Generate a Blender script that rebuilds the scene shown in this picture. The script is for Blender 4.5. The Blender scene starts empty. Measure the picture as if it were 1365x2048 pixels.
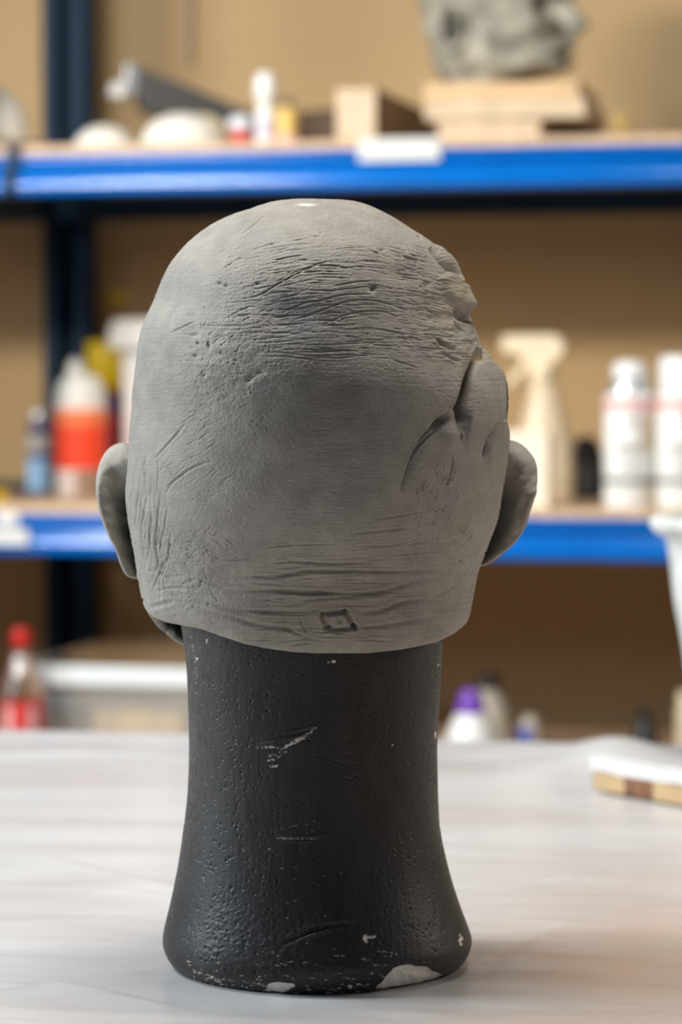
import bpy, bmesh, math, random
import numpy as np
from mathutils import Vector, Matrix

rng = np.random.default_rng(7)
random.seed(7)
C = bpy.context.scene.collection
scene = bpy.context.scene
PI = math.pi

# ------------------------------------------------------------------ camera
FPX = 98.0 / 36.0 * 2048.0
TILT = math.atan(244.0 / FPX)
CAM = np.array([0.0, -1.5, 0.311])
cam_d = bpy.data.cameras.new('camera')
cam = bpy.data.objects.new('camera', cam_d)
C.objects.link(cam)
cam.location = CAM
cam.rotation_euler = (PI / 2 - TILT, 0, 0)
cam_d.sensor_fit = 'VERTICAL'
cam_d.sensor_height = 36.0
cam_d.sensor_width = 24.0
cam_d.lens = 98.0
cam_d.clip_start = 0.05
cam_d.dof.use_dof = True
cam_d.dof.focus_distance = 1.415
cam_d.dof.aperture_fstop = 6.6
scene.camera = cam

# ------------------------------------------------------------------ light
w = bpy.data.worlds.new('world')
scene.world = w
w.use_nodes = True
w.node_tree.nodes['Background'].inputs[0].default_value = (0.66, 0.79, 1.0, 1)
w.node_tree.nodes['Background'].inputs[1].default_value = 0.12


def area(name, loc, target, size, size_y, power, col, spread=180):
    l = bpy.data.lights.new(name, 'AREA')
    l.shape = 'RECTANGLE'
    l.size, l.size_y = size, size_y
    l.energy = power
    l.color = col
    l.spread = math.radians(spread)
    o = bpy.data.objects.new(name, l)
    C.objects.link(o)
    o.location = loc
    d = Vector(target) - Vector(loc)
    o.rotation_euler = d.to_track_quat('-Z', 'Y').to_euler()
    return o


area('window_light', (-2.5, 0.20, 1.12), (0.0, 0.35, 0.2), 0.9, 0.9, 40, (0.84, 0.93, 1.0), 140)
area('left_lamp_light', (-1.35, 0.33, 2.0), (-0.5, 1.2, 0.0), 0.40, 0.6, 34, (0.94, 0.97, 1.0))
area('ceiling_lamp_light', (0.10, 0.12, 2.0), (0.1, 0.14, 0.0), 0.7, 0.4, 31, (1.0, 0.94, 0.85))
area('shelf_flood_light', (-1.30, 0.30, 1.20), (0.05, 2.5, 0.26), 0.66, 0.16, 7.4, (1.0, 0.93, 0.82), 64)
area('right_lamp_light', (2.3, 0.50, 1.10), (0.0, 0.3, 0.2), 0.8, 0.6, 6.5, (1.0, 0.89, 0.76), 110)

scene.view_settings.view_transform = 'Standard'
scene.view_settings.look = 'None'
scene.view_settings.gamma = 1.0
scene.view_settings.exposure = 0.0
scene.view_settings.use_curve_mapping = False
scene.cycles.use_denoising = True
scene.cycles.max_bounces = 8

# ------------------------------------------------------------------ projection
ST, CT = math.sin(TILT), math.cos(TILT)


def at(px, py, Y):
    """World point at depth Y seen at pixel (px, py) of the 1365 x 2048 frame."""
    dx, dv = px - 682.5, 1024.0 - py
    d = np.array([dx, CT * FPX + ST * dv, -ST * FPX + CT * dv])
    return CAM + d * ((Y - CAM[1]) / d[1])


def at_z(px, py, z):
    dx, dv = px - 682.5, 1024.0 - py
    d = np.array([dx, CT * FPX + ST * dv, -ST * FPX + CT * dv])
    return CAM + d * ((z - CAM[2]) / d[2])


def proj(P):
    q = P - CAM
    f = q[..., 1] * CT - q[..., 2] * ST
    u = q[..., 1] * ST + q[..., 2] * CT
    return 682.5 + q[..., 0] / f * FPX, 1024.0 - u / f * FPX


# ------------------------------------------------------------------ materials
def mat(name, col, rough=0.6, metal=0.0, spec=0.5, noise=0.0, nscale=20.0, bump=0.0, bscale=80.0, stretch=(1, 1, 1),
        coat=0.0, attr=None, trans=0.0, ior=1.45, alpha=1.0, col2=None):
    m = bpy.data.materials.new(name)
    m.use_nodes = True
    nt = m.node_tree
    b = nt.nodes['Principled BSDF']
    b.inputs['Roughness'].default_value = rough
    b.inputs['Metallic'].default_value = metal
    b.inputs['Specular IOR Level'].default_value = spec
    b.inputs['Coat Weight'].default_value = coat
    b.inputs['Transmission Weight'].default_value = trans
    b.inputs['IOR'].default_value = ior
    b.inputs['Alpha'].default_value = alpha
    b.inputs['Base Color'].default_value = (*col, 1)
    tc = nt.nodes.new('ShaderNodeTexCoord')
    mp = nt.nodes.new('ShaderNodeMapping')
    mp.inputs['Scale'].default_value = stretch
    nt.links.new(tc.outputs['Object'], mp.inputs['Vector'])
    last = None
    if noise > 0 or col2:
        n = nt.nodes.new('ShaderNodeTexNoise')
        n.inputs['Scale'].default_value = nscale
        n.inputs['Detail'].default_value = 6
        n.inputs['Roughness'].default_value = 0.6
        nt.links.new(mp.outputs[0], n.inputs['Vector'])
        r = nt.nodes.new('ShaderNodeValToRGB')
        r.color_ramp.elements[0].position = 0.34
        r.color_ramp.elements[1].position = 0.66
        c2 = col2 or tuple(min(1.0, c * (1 + noise)) for c in col)
        c1 = col if col2 else tuple(c * (1 - noise) for c in col)
        r.color_ramp.elements[0].color = (*c1, 1)
        r.color_ramp.elements[1].color = (*c2, 1)
        nt.links.new(n.outputs['Fac'], r.inputs['Fac'])
        last = r.outputs['Color']
    if attr:
        a = nt.nodes.new('ShaderNodeAttribute')
        a.attribute_name = attr
        if last:
            mx = nt.nodes.new('ShaderNodeMix')
            mx.data_type = 'RGBA'
            mx.blend_type = 'MULTIPLY'
            mx.inputs['Factor'].default_value = 1.0
            nt.links.new(last, mx.inputs['A'])
            nt.links.new(a.outputs['Color'], mx.inputs['B'])
            last = mx.outputs['Result']
        else:
            last = a.outputs['Color']
    if last:
        nt.links.new(last, b.inputs['Base Color'])
    if bump > 0:
        n2 = nt.nodes.new('ShaderNodeTexNoise')
        n2.inputs['Scale'].default_value = bscale
        n2.inputs['Detail'].default_value = 5
        nt.links.new(mp.outputs[0], n2.inputs['Vector'])
        bp = nt.nodes.new('ShaderNodeBump')
        bp.inputs['Strength'].default_value = 1.0
        bp.inputs['Distance'].default_value = bump
        nt.links.new(n2.outputs['Fac'], bp.inputs['Height'])
        nt.links.new(bp.outputs['Normal'], b.inputs['Normal'])
    return m


# ------------------------------------------------------------------ mesh helpers
def tag(o, label=None, cat=None, group=None, kind=None):
    if label: o['label'] = label
    if cat: o['category'] = cat
    if group: o['group'] = group
    if kind: o['kind'] = kind
    return o


def link(name, me, m=None, parent=None):
    o = bpy.data.objects.new(name, me)
    C.objects.link(o)
    if m: me.materials.append(m)
    if parent: o.parent = parent
    return o


def thing(name, label, cat, loc=(0, 0, 0), rz=0.0, group=None):
    o = bpy.data.objects.new(name, None)
    o.empty_display_size = 0.02
    C.objects.link(o)
    o.location = loc
    o.rotation_euler = (0, 0, rz)
    return tag(o, label, cat, group)


def fast_mesh(name, V, F, smooth=True):
    """V (n,3) float, F (m,4) int quads."""
    me = bpy.data.meshes.new(name)
    V = np.ascontiguousarray(V, dtype=np.float32)
    F = np.ascontiguousarray(F, dtype=np.int32)
    me.vertices.add(len(V))
    me.vertices.foreach_set('co', V.ravel())
    k = F.shape[1]
    me.loops.add(F.size)
    me.loops.foreach_set('vertex_index', F.ravel())
    me.polygons.add(len(F))
    me.polygons.foreach_set('loop_start', np.arange(len(F), dtype=np.int32) * k)
    me.polygons.foreach_set('use_smooth', np.full(len(F), smooth, dtype=bool))
    me.update(calc_edges=True)
    me.validate()
    return me


def grid_faces(nr, nc, wrap=False, off=0, flip=False):
    r = np.arange(nr - 1)[:, None]
    c = np.arange(nc if wrap else nc - 1)[None, :]
    c2 = (c + 1) % nc
    a, b, d, e = r * nc + c, r * nc + c2, (r + 1) * nc + c2, (r + 1) * nc + c
    q = np.stack([np.broadcast_to(x, (nr - 1, c.shape[1])) for x in (a, b, d, e)], -1).reshape(-1, 4) + off
    return q[:, ::-1] if flip else q


def bm_obj(name, bm, m, parent=None, smooth=None, bevel=0.0, seg=2):
    me = bpy.data.meshes.new(name)
    bmesh.ops.recalc_face_normals(bm, faces=bm.faces)
    bm.to_mesh(me)
    bm.free()
    o = link(name, me, m, parent)
    if bevel:
        bv = o.modifiers.new('bevel', 'BEVEL')
        bv.width, bv.segments, bv.limit_method = bevel, seg, 'ANGLE'
        bv.angle_limit = math.radians(40)
    if smooth is not None or bevel:
        for p in me.polygons: p.use_smooth = True
        try:
            me.set_sharp_from_angle(angle=math.radians(smooth or 45))
        except Exception:
            pass
    return o


def box_bm(x0, x1, y0, y1, z0, z1, bm=None):
    bm = bm or bmesh.new()
    vs = [bm.verts.new((x, y, z)) for x in (x0, x1) for y in (y0, y1) for z in (z0, z1)]
    for f in ((0, 1, 3, 2), (4, 6, 7, 5), (0, 4, 5, 1), (2, 3, 7, 6), (0, 2, 6, 4), (1, 5, 7, 3)):
        bm.faces.new([vs[i] for i in f])
    return bm


def lathe_bm(prof, n=40, bm=None, cx=0, cy=0, sy=1.0, cap=True):
    bm = bm or bmesh.new()
    rings = []
    for r, z in prof:
        if r < 1e-6:
            rings.append([bm.verts.new((cx, cy, z))])
        else:
            rings.append([bm.verts.new((cx + r * math.cos(2 * PI * i / n), cy + sy * r * math.sin(2 * PI * i / n), z)) for i in range(n)])
    for a, b in zip(rings, rings[1:]):
        if len(a) == 1 and len(b) == 1: continue
        for i in range(n):
            j = (i + 1) % n
            if len(a) == 1: bm.faces.new((a[0], b[i], b[j]))
            elif len(b) == 1: bm.faces.new((a[i], b[0], a[j]))
            else: bm.faces.new((a[i], a[j], b[j], b[i]))
    if cap:
        for rg, rev in ((rings[0], True), (rings[-1], False)):
            if len(rg) > 1: bm.faces.new(rg[::-1] if rev else rg)
    return bm


def lathe(name, prof, m, parent, n=40, smooth=40, **k):
    return bm_obj(name, lathe_bm(prof, n, **k), m, parent, smooth=smooth)


def prism_bm(pts, h0, h1, axis='x', bm=None):
    """Extrude a closed 2D outline; axis x: pts are (y,z); axis y: pts are (x,z); axis z: pts are (x,y)."""
    bm = bm or bmesh.new()
    def P(p, h): return {'x': (h, p[0], p[1]), 'y': (p[0], h, p[1]), 'z': (p[0], p[1], h)}[axis]
    a = [bm.verts.new(P(p, h0)) for p in pts]
    b = [bm.verts.new(P(p, h1)) for p in pts]
    n = len(pts)
    bm.faces.new(a); bm.faces.new(b[::-1])
    for i in range(n):
        bm.faces.new((a[i], b[i], b[(i + 1) % n], a[(i + 1) % n]))
    return bm


def catmull(pts, n=8):
    p = np.array(pts, float)
    if len(p) < 3:
        t = np.linspace(0, 1, n + 1)[:, None]
        return p[0] * (1 - t) + p[-1] * t
    e = np.vstack([2 * p[0] - p[1], p, 2 * p[-1] - p[-2]])
    out = []
    for i in range(1, len(e) - 2):
        a, b, c, d = e[i - 1], e[i], e[i + 1], e[i + 2]
        for t in np.linspace(0, 1, n, endpoint=False):
            out.append(.5 * (2 * b + (c - a) * t + (2 * a - 5 * b + 4 * c - d) * t * t + (3 * b - a - 3 * c + d) * t ** 3))
    out.append(p[-1])
    return np.array(out)


def resample(p, n):
    d = np.concatenate([[0], np.cumsum(np.linalg.norm(np.diff(p, axis=0), axis=1))])
    t = np.linspace(0, d[-1], n)
    return np.stack([np.interp(t, d, p[:, k]) for k in range(p.shape[1])], 1)


def sstep(a, b, x):
    t = np.clip((x - a) / (b - a), 0, 1)
    return t * t * (3 - 2 * t)


def vnoise(h, w_, cy, cx, r):
    """smooth value noise raster with cell size (cy, cx)"""
    gh, gw = int(h / cy) + 3, int(w_ / cx) + 3
    g = r.random((gh, gw)) * 2 - 1
    y, x = np.arange(h) / cy, np.arange(w_) / cx
    yi, xi = y.astype(int), x.astype(int)
    fy, fx = y - yi, x - xi
    fy, fx = (fy * fy * (3 - 2 * fy))[:, None], (fx * fx * (3 - 2 * fx))[None, :]
    a, b = g[yi][:, xi], g[yi][:, xi + 1]
    c, d = g[yi + 1][:, xi], g[yi + 1][:, xi + 1]
    return (a * (1 - fx) + b * fx) * (1 - fy) + (c * (1 - fx) + d * fx) * fy


class Relief:
    """A height map (metres) of carved marks over the back of a form."""
    def __init__(s, x0, y0, w_, h):
        s.x0, s.y0, s.w, s.h = x0, y0, w_, h
        s.H = np.zeros((h, w_))

    def _win(s, p, pad):
        xa = int(max(0, p[:, 0].min() - pad - s.x0)); xb = int(min(s.w, p[:, 0].max() + pad - s.x0 + 1))
        ya = int(max(0, p[:, 1].min() - pad - s.y0)); yb = int(min(s.h, p[:, 1].max() + pad - s.y0 + 1))
        return xa, xb, ya, yb

    def dist(s, pts, pad, sub=6):
        p = catmull(pts, sub)
        xa, xb, ya, yb = s._win(p, pad)
        if xb <= xa or yb <= ya: return None
        X, Y = np.meshgrid(np.arange(xa, xb) + s.x0, np.arange(ya, yb) + s.y0)
        best = np.full(X.shape, 1e9); sgn = np.ones(X.shape); par = np.zeros(X.shape)
        L = np.concatenate([[0], np.cumsum(np.hypot(*np.diff(p, axis=0).T))])
        for i in range(len(p) - 1):
            a, b = p[i], p[i + 1]
            d = b - a
            ll = d @ d + 1e-9
            t = np.clip(((X - a[0]) * d[0] + (Y - a[1]) * d[1]) / ll, 0, 1)
            rx, ry = X - a[0] - t * d[0], Y - a[1] - t * d[1]
            q = np.hypot(rx, ry)
            m_ = q < best
            best = np.where(m_, q, best)
            sgn = np.where(m_, np.sign(d[0] * ry - d[1] * rx), sgn)
            par = np.where(m_, (L[i] + t * math.sqrt(ll)) / L[-1], par)
        return best, sgn, par, (slice(ya, yb), slice(xa, xb))

    def groove(s, pts, wd, dp, lip=0.25, taper=0.3, sub=6):
        r = s.dist(pts, wd * 4 + 2, sub)
        if r is None: return
        d, sg, t, sl = r
        tp = np.clip(np.minimum(t, 1 - t) / taper, 0, 1) ** 0.7 if taper else 1.0
        s.H[sl] += tp * dp * (-np.exp(-(d / wd) ** 2) + lip * np.exp(-((d - 2.0 * wd) / wd) ** 2))

    def cut(s, pts, wd, dp, side=1, lip=0.25, taper=0.25, edge=1.3):
        """one-sided cut: sharp wall on the line, sloping floor on `side`"""
        r = s.dist(pts, wd * 4 + 3)
        if r is None: return
        d, sg, t, sl = r
        sd = d * sg * side
        tp = np.clip(np.minimum(t, 1 - t) / taper, 0, 1) ** 0.7 if taper else 1.0
        inside = sstep(-edge, edge, sd)
        s.H[sl] += tp * dp * (-inside * np.exp(-np.maximum(sd, 0) / wd) + (1 - inside) * lip * np.exp(np.minimum(sd, 0) / wd))

    def blob(s, x, y, rx, ry, dp, p=2.0):
        X, Y = np.meshgrid(np.arange(s.w) + s.x0, np.arange(s.h) + s.y0) if max(rx, ry) > 25 else (None, None)
        if X is None:
            R = 3 * max(rx, ry) + 2
            xa, xb = int(max(0, x - R - s.x0)), int(min(s.w, x + R - s.x0)); ya, yb = int(max(0, y - R - s.y0)), int(min(s.h, y + R - s.y0))
            if xb <= xa or yb <= ya: return
            X, Y = np.meshgrid(np.arange(xa, xb) + s.x0, np.arange(ya, yb) + s.y0)
            sl = (slice(ya, yb), slice(xa, xb))
        else:
            sl = (slice(None), slice(None))
        s.H[sl] += dp * np.exp(-(((X - x) / rx) ** 2 + ((Y - y) / ry) ** 2) ** (p / 2))

    def plateau(s, poly, dp, soft, fade=None):
        """raised slab inside a polygon with a soft edge"""
        p = np.array(poly, float)
        r = s.dist(list(map(tuple, np.vstack([p, p[:1]]))), soft * 2 + 2, 5)
        d, _, _, sl = r
        q = catmull(np.vstack([p, p[:1]]), 5)
        X, Y = np.meshgrid(np.arange(s.w)[sl[1]] + s.x0, np.arange(s.h)[sl[0]] + s.y0)
        ins = np.zeros(X.shape, bool)
        for i in range(len(q) - 1):
            (xa, ya), (xb, yb) = q[i], q[i + 1]
            if ya == yb: continue
            c = ((ya > Y) != (yb > Y)) & (X < (xb - xa) * (Y - ya) / (yb - ya) + xa)
            ins ^= c
        sd = np.where(ins, d, -d)
        k = sstep(fade[1], fade[0], Y) if fade else 1.0
        s.H[sl] += dp * sstep(-soft, soft, sd) * k
        return sd, sl

    def sample(s, px, py, A=None):
        A = s.H if A is None else A
        x = np.clip(px - s.x0, 0, s.w - 1.001); y = np.clip(py - s.y0, 0, s.h - 1.001)
        xi, yi = x.astype(int), y.astype(int)
        fx, fy = x - xi, y - yi
        if A.ndim == 3: fx, fy = fx[..., None], fy[..., None]
        return (A[yi, xi] * (1 - fx) + A[yi, xi + 1] * fx) * (1 - fy) + (A[yi + 1, xi] * (1 - fx) + A[yi + 1, xi + 1] * fx) * fy


def normals_of(P):
    """unit normals of a wrapped grid P[row, col]"""
    du = np.roll(P, -1, 1) - np.roll(P, 1, 1)
    dv = np.gradient(P, axis=0)
    n = np.cross(du, dv)
    return n / (np.linalg.norm(n, axis=-1, keepdims=True) + 1e-12)


# ------------------------------------------------------------------ materials list
M = {}
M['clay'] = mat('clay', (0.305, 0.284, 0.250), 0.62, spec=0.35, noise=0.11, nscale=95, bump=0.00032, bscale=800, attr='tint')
M['clay_plain'] = mat('clay_ear', (0.33, 0.305, 0.262), 0.62, spec=0.35, noise=0.16, nscale=60, bump=0.0004, bscale=420)
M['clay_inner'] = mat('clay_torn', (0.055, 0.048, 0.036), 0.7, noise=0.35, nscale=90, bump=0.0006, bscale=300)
M['stand'] = mat('black_foam', (1, 1, 1), 0.46, spec=0.42, noise=0.0, attr='tint', bump=0.00016, bscale=700)
M['blue'] = mat('blue_paint', (0.0, 0.120, 0.47), 0.13, spec=0.40, noise=0.06, nscale=8)
M['post_blue'] = mat('dark_blue_paint', (0.005, 0.026, 0.062), 0.55, spec=0.25, noise=0.06, nscale=8)
M['chipboard'] = mat('chipboard', (0.58, 0.41, 0.27), 0.7, noise=0.16, nscale=60)
M['wall'] = mat('tan_wall', (0.53, 0.365, 0.185), 0.85, noise=0.05, nscale=2.5, bump=0.0006, bscale=60)
M['floor'] = mat('concrete', (0.22, 0.21, 0.20), 0.8, noise=0.15, nscale=6)
M['white_pl'] = mat('white_plastic', (0.80, 0.80, 0.78), 0.35)
M['clear_pl'] = mat('frosted_plastic', (0.72, 0.71, 0.66), 0.35, trans=0.0, noise=0.04)
M['tape'] = mat('white_tape', (0.62, 0.62, 0.60), 0.6)
M['plaster'] = mat('plaster', (0.70, 0.67, 0.60), 0.8, noise=0.05, nscale=30)
M['cream'] = mat('cream_plaster', (0.72, 0.60, 0.36), 0.7, noise=0.08, nscale=30)
M['wood'] = mat('pale_wood', (0.62, 0.42, 0.23), 0.6, noise=0.14, nscale=14, stretch=(1, 1, 9))
M['wood_end'] = mat('sawn_wood', (0.60, 0.46, 0.31), 0.65, noise=0.10, nscale=30)
M['wood_dark'] = mat('dark_wood', (0.10, 0.062, 0.036), 0.6, noise=0.2, nscale=20)
M['grey'] = mat('dark_grey_plastic', (0.075, 0.073, 0.070), 0.5, noise=0.08)
M['black'] = mat('black_plastic', (0.012, 0.012, 0.012), 0.45)
M['red'] = mat('red_plastic', (0.52, 0.012, 0.010), 0.35)
M['orange'] = mat('orange_label', (0.86, 0.20, 0.07), 0.5)
M['redor'] = mat('red_orange_label', (0.86, 0.06, 0.018), 0.5)
M['yellow'] = mat('yellow_plastic', (0.90, 0.62, 0.004), 0.45)
M['amber'] = mat('amber_label', (0.70, 0.46, 0.13), 0.45)
M['navy'] = mat('navy_label', (0.025, 0.02, 0.12), 0.5)
M['crimson'] = mat('crimson_label', (0.34, 0.018, 0.04), 0.5)
M['ltblue'] = mat('pale_blue_label', (0.32, 0.55, 0.82), 0.5)
M['midblue'] = mat('blue_label', (0.07, 0.09, 0.33), 0.5)
M['purple'] = mat('purple_cap', (0.16, 0.05, 0.42), 0.4)
M['metal'] = mat('brushed_metal', (0.55, 0.56, 0.57), 0.35, metal=0.7)
M['pink'] = mat('pink_band', (0.74, 0.42, 0.40), 0.5)
M['greyprint'] = mat('grey_print', (0.42, 0.40, 0.38), 0.6)
M['darkband'] = mat('dark_band', (0.05, 0.05, 0.065), 0.5)
M['beige_pl'] = mat('beige_plastic', (0.74, 0.62, 0.43), 0.4)
M['beige_tr'] = mat('beige_bottle', (0.60, 0.49, 0.34), 0.35, noise=0.05)
M['cardboard'] = mat('cardboard', (0.30, 0.20, 0.11), 0.85, noise=0.06, nscale=12)
M['creambox'] = mat('cream_card', (0.86, 0.76, 0.60), 0.7)
M['glass'] = mat('clear_glass', (0.95, 0.93, 0.88), 0.04, trans=1.0, ior=1.4)
M['brownliq'] = mat('brown_label', (0.25, 0.16, 0.11), 0.5, noise=0.4, nscale=16)
M['pinkwhite'] = mat('pale_pink_label', (0.80, 0.68, 0.63), 0.5)
M['tub_box'] = mat('storage_plastic', (0.62, 0.70, 0.73), 0.3, alpha=0.20)
M['rim_white'] = mat('rim_plastic', (0.74, 0.79, 0.80), 0.35)
M['tancontent'] = mat('tan_contents', (0.55, 0.36, 0.14), 0.8, noise=0.2, nscale=20)
M['bust_stone'] = mat('painted_plaster_head', (0.13, 0.12, 0.085), 0.6, col2=(0.46, 0.43, 0.35), nscale=24, bump=0.004, bscale=45)
M['bucketm'] = mat('plaster_bucket', (0.66, 0.66, 0.62), 0.6, noise=0.22, nscale=34, bump=0.003, bscale=50)
M['string'] = mat('pale_string', (0.55, 0.45, 0.33), 0.8)
M['tabletop'] = mat('table_wood', (0.50, 0.30, 0.16), 0.6, noise=0.1, nscale=5, stretch=(1, 6, 1))

# ------------------------------------------------------------------ room
YAW = math.radians(-12.0)          # shelves and wall turned a little: the right end is nearer
SH0 = np.array([0.0, 2.2, 0.0])
EX = np.array([math.cos(YAW), math.sin(YAW), 0.0])
ED = np.array([-math.sin(YAW), math.cos(YAW), 0.0])
FLOOR_Z = -0.75
WALL_D = 0.66


def on_shelf(px, depth, z):
    """Point at height z, `depth` behind the shelf front, in the camera column px."""
    k = (px - 682.5) / FPX
    a = 0.0
    lo, hi = -3.0, 3.0
    for _ in range(60):
        a = (lo + hi) / 2
        p = SH0 + EX * a + ED * depth
        q = p - CAM
        f = q[1] * CT - (z - CAM[2]) * ST
        if q[0] / f < k: lo = a
        else: hi = a
    p = SH0 + EX * a + ED * depth
    return np.array([p[0], p[1], z])


def pxs(p):
    """metres per pixel at a world point"""
    q = np.array(p) - CAM
    return (q[1] * CT - q[2] * ST) / FPX


def zpy(py, Y):
    return at(682.5, py, Y)[2]


fl = bm_obj('floor', box_bm(-4, 4, -3.2, 4.5, FLOOR_Z - 0.05, FLOOR_Z), M['floor'])
tag(fl, kind='structure')
wl = bm_obj('wall_back', box_bm(-4, 4, WALL_D, WALL_D + 0.08, FLOOR_Z, 2.2), M['wall'])
wl.location = SH0
wl.rotation_euler = (0, 0, YAW)
tag(wl, kind='structure')

# ------------------------------------------------------------------ shelving unit
BZ_U, BZ_L, BZ_B = 0.641, 0.155, -0.20      # board tops
rack = thing('shelving_unit', 'blue steel shelving rack with chipboard shelves along the tan wall', 'shelving', SH0, YAW)


def beam_profile(zt, y=0.0, s=1):
    # stepped beam: thin upper lip, rounded lower part standing proud
    pts = [(0.046, 0.0), (0.010, 0.0), (0.004, -0.002), (0.003, -0.006), (0.003, -0.0066), (0.003, -0.0134), (0.003, -0.0140), (0.006, -0.0148), (0.014, -0.0150), (0.014, -0.0205), (-0.0070, -0.0205), (-0.0083, -0.0209), (-0.0086, -0.0217), (-0.0130, -0.0329), (-0.0132, -0.0335), (-0.0150, -0.0375),
           (-0.0158, -0.0430), (-0.0155, -0.0500), (-0.0130, -0.0535), (0.046, -0.0535)]
    return [(y + s * a, zt + b) for a, b in pts]


x0, x1 = -0.604, 0.98
xb = -1.62           # the rack goes on for another bay to the left, out of frame
for zt, gap in ((BZ_U - 0.0125, True), (BZ_L - 0.0125, False), (BZ_B - 0.0125, False)):
    bm_obj('shelf_beam', prism_bm(beam_profile(zt), x0 + 0.04, x1 - 0.04), M['blue'], rack, smooth=30)
    bm_obj('shelf_beam', prism_bm(beam_profile(zt, 0.575, -1), x0 + 0.04, x1 - 0.04), M['post_blue'], rack, smooth=30)  # rear beams: their shade is put into a darker blue than the front
    bm_obj('shelf_beam', prism_bm(beam_profile(zt), xb + 0.04, x0 + 0.036), M['blue'], rack, smooth=30)
    bm_obj('shelf_beam', prism_bm(beam_profile(zt, 0.575, -1), xb + 0.04, x0 + 0.036), M['post_blue'], rack, smooth=30)
    for xs in (xb + 0.005, x0 + 0.005, x1 - 0.035):
        bm_obj('side_rail', box_bm(xs, xs + 0.03, 0.05, 0.53, zt - 0.05, zt - 0.012), M['post_blue'], rack, bevel=0.002)
for zb in (BZ_U, BZ_L, BZ_B):
    bm_obj('shelf_board', box_bm(x0 + 0.045, x1 - 0.045, 0.0045, 0.57, zb - 0.0122, zb), M['chipboard'], rack, bevel=0.0012)
    bm_obj('shelf_board', box_bm(xb + 0.045, x0 + 0.032, 0.0045, 0.57, zb - 0.0122, zb), M['chipboard'], rack, bevel=0.0012)
bm_obj('shelf_board', box_bm(x0 + 0.045, x1 - 0.045, 0.0045, 0.57, -0.66, -0.648), M['chipboard'], rack, bevel=0.0012)
for zt in (-0.66,):
    bm_obj('shelf_beam', prism_bm(beam_profile(zt), x0 + 0.04, x1 - 0.04), M['blue'], rack, smooth=30)
    bm_obj('shelf_beam', prism_bm(beam_profile(zt, 0.575, -1), x0 + 0.04, x1 - 0.04), M['post_blue'], rack, smooth=30)
for xs in (xb, x0, x1 - 0.076):
    for ys, s in ((-0.012, 1), (0.582, 1)):
        u = [(xs, ys + s * 0.045), (xs, ys + s * 0.004), (xs + 0.004, ys), (xs + 0.024, ys), (xs + 0.027, ys + s * 0.034), (xs + 0.049, ys + s * 0.034),
             (xs + 0.052, ys), (xs + 0.072, ys), (xs + 0.076, ys + s * 0.004), (xs + 0.076, ys + s * 0.045)]
        if ys < 0.1:
            u = [(a, b - 0.012) for a, b in u]
        bm_obj('upright_post', prism_bm(u, FLOOR_Z, 1.55, 'z'), M['post_blue'], rack)

# rear post that stands in view, on the far left: x0 is chosen so that it falls there


def rack_local(p):
    q = np.array(p) - SH0
    return q @ EX, q @ ED


# strip labels and the dark clip on the beams
lx0, _ = rack_local(on_shelf(717, 0.0, 0.62)); lx1, _ = rack_local(on_shelf(880, 0.0, 0.62))
bm = prism_bm([(0.0022, BZ_U + 0.001), (0.0032, BZ_U - 0.013), (0.0012, BZ_U - 0.0285), (-0.0004, BZ_U - 0.0285), (0.0004, BZ_U + 0.001)], lx0, lx1)
tag(bm_obj('label_strip', bm, M['tape'], rack, bevel=0.0004), 'white tape label')
lx0, _ = rack_local(on_shelf(-10, 0.0, 0.15)); lx1, _ = rack_local(on_shelf(66, 0.0, 0.15))
bm = box_bm(lx0, lx1, -0.0215, -0.0192, BZ_L - 0.054, BZ_L - 0.032)
tag(bm_obj('label_strip', bm, M['tape'], rack, bevel=0.0004), 'white paper label')
bm = box_bm(lx0, lx1 - 0.022, 0.0006, 0.0028, BZ_L - 0.030, BZ_L - 0.010)
tag(bm_obj('label_strip', bm, M['tape'], rack, bevel=0.0004), 'white paper label')
cx0, _ = rack_local(on_shelf(16, 0.0, 0.6)); cx1, _ = rack_local(on_shelf(38, 0.0, 0.6))
bm = prism_bm([(0.06, BZ_U + 0.002), (-0.004, BZ_U + 0.002), (-0.0045, BZ_U - 0.028), (-0.022, BZ_U - 0.034), (-0.0225, BZ_U - 0.062), (-0.0192, BZ_U - 0.067),
               (-0.0195, BZ_U - 0.036), (-0.001, BZ_U - 0.029), (-0.001, BZ_U + 0.0004), (0.06, BZ_U + 0.0004)], cx0, cx1)
tag(bm_obj('beam_clip', bm, M['post_blue'], rack, smooth=30), 'dark clip hooked over the upper beam')

# ------------------------------------------------------------------ table and plastic sheet
TYAW = math.radians(-11.0)
tab = thing('work_table', 'long wooden work table under the plastic sheet', 'table', (0, 0, FLOOR_Z), TYAW)
TX0, TX1, TY0, TY1 = -1.0, 1.0, -0.62, 0.96
bm_obj('tabletop', box_bm(TX0, TX1, TY0, TY1, 0.72, 0.7465), M['tabletop'], tab, bevel=0.003)
bm_obj('apron', box_bm(TX0 + 0.06, TX1 - 0.06, TY0 + 0.06, TY0 + 0.085, 0.63, 0.72), M['wood'], tab)
bm_obj('apron', box_bm(TX0 + 0.06, TX1 - 0.06, TY1 - 0.085, TY1 - 0.06, 0.63, 0.72), M['wood'], tab)
for sx in (TX0 + 0.05, TX1 - 0.12):
    for sy in (TY0 + 0.05, TY1 - 0.12):
        bm_obj('leg', box_bm(sx, sx + 0.07, sy, sy + 0.07, 0, 0.72), M['wood'], tab, bevel=0.003)

BX, BY = -0.0150, 0.0      # axis of the neck form


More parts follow.
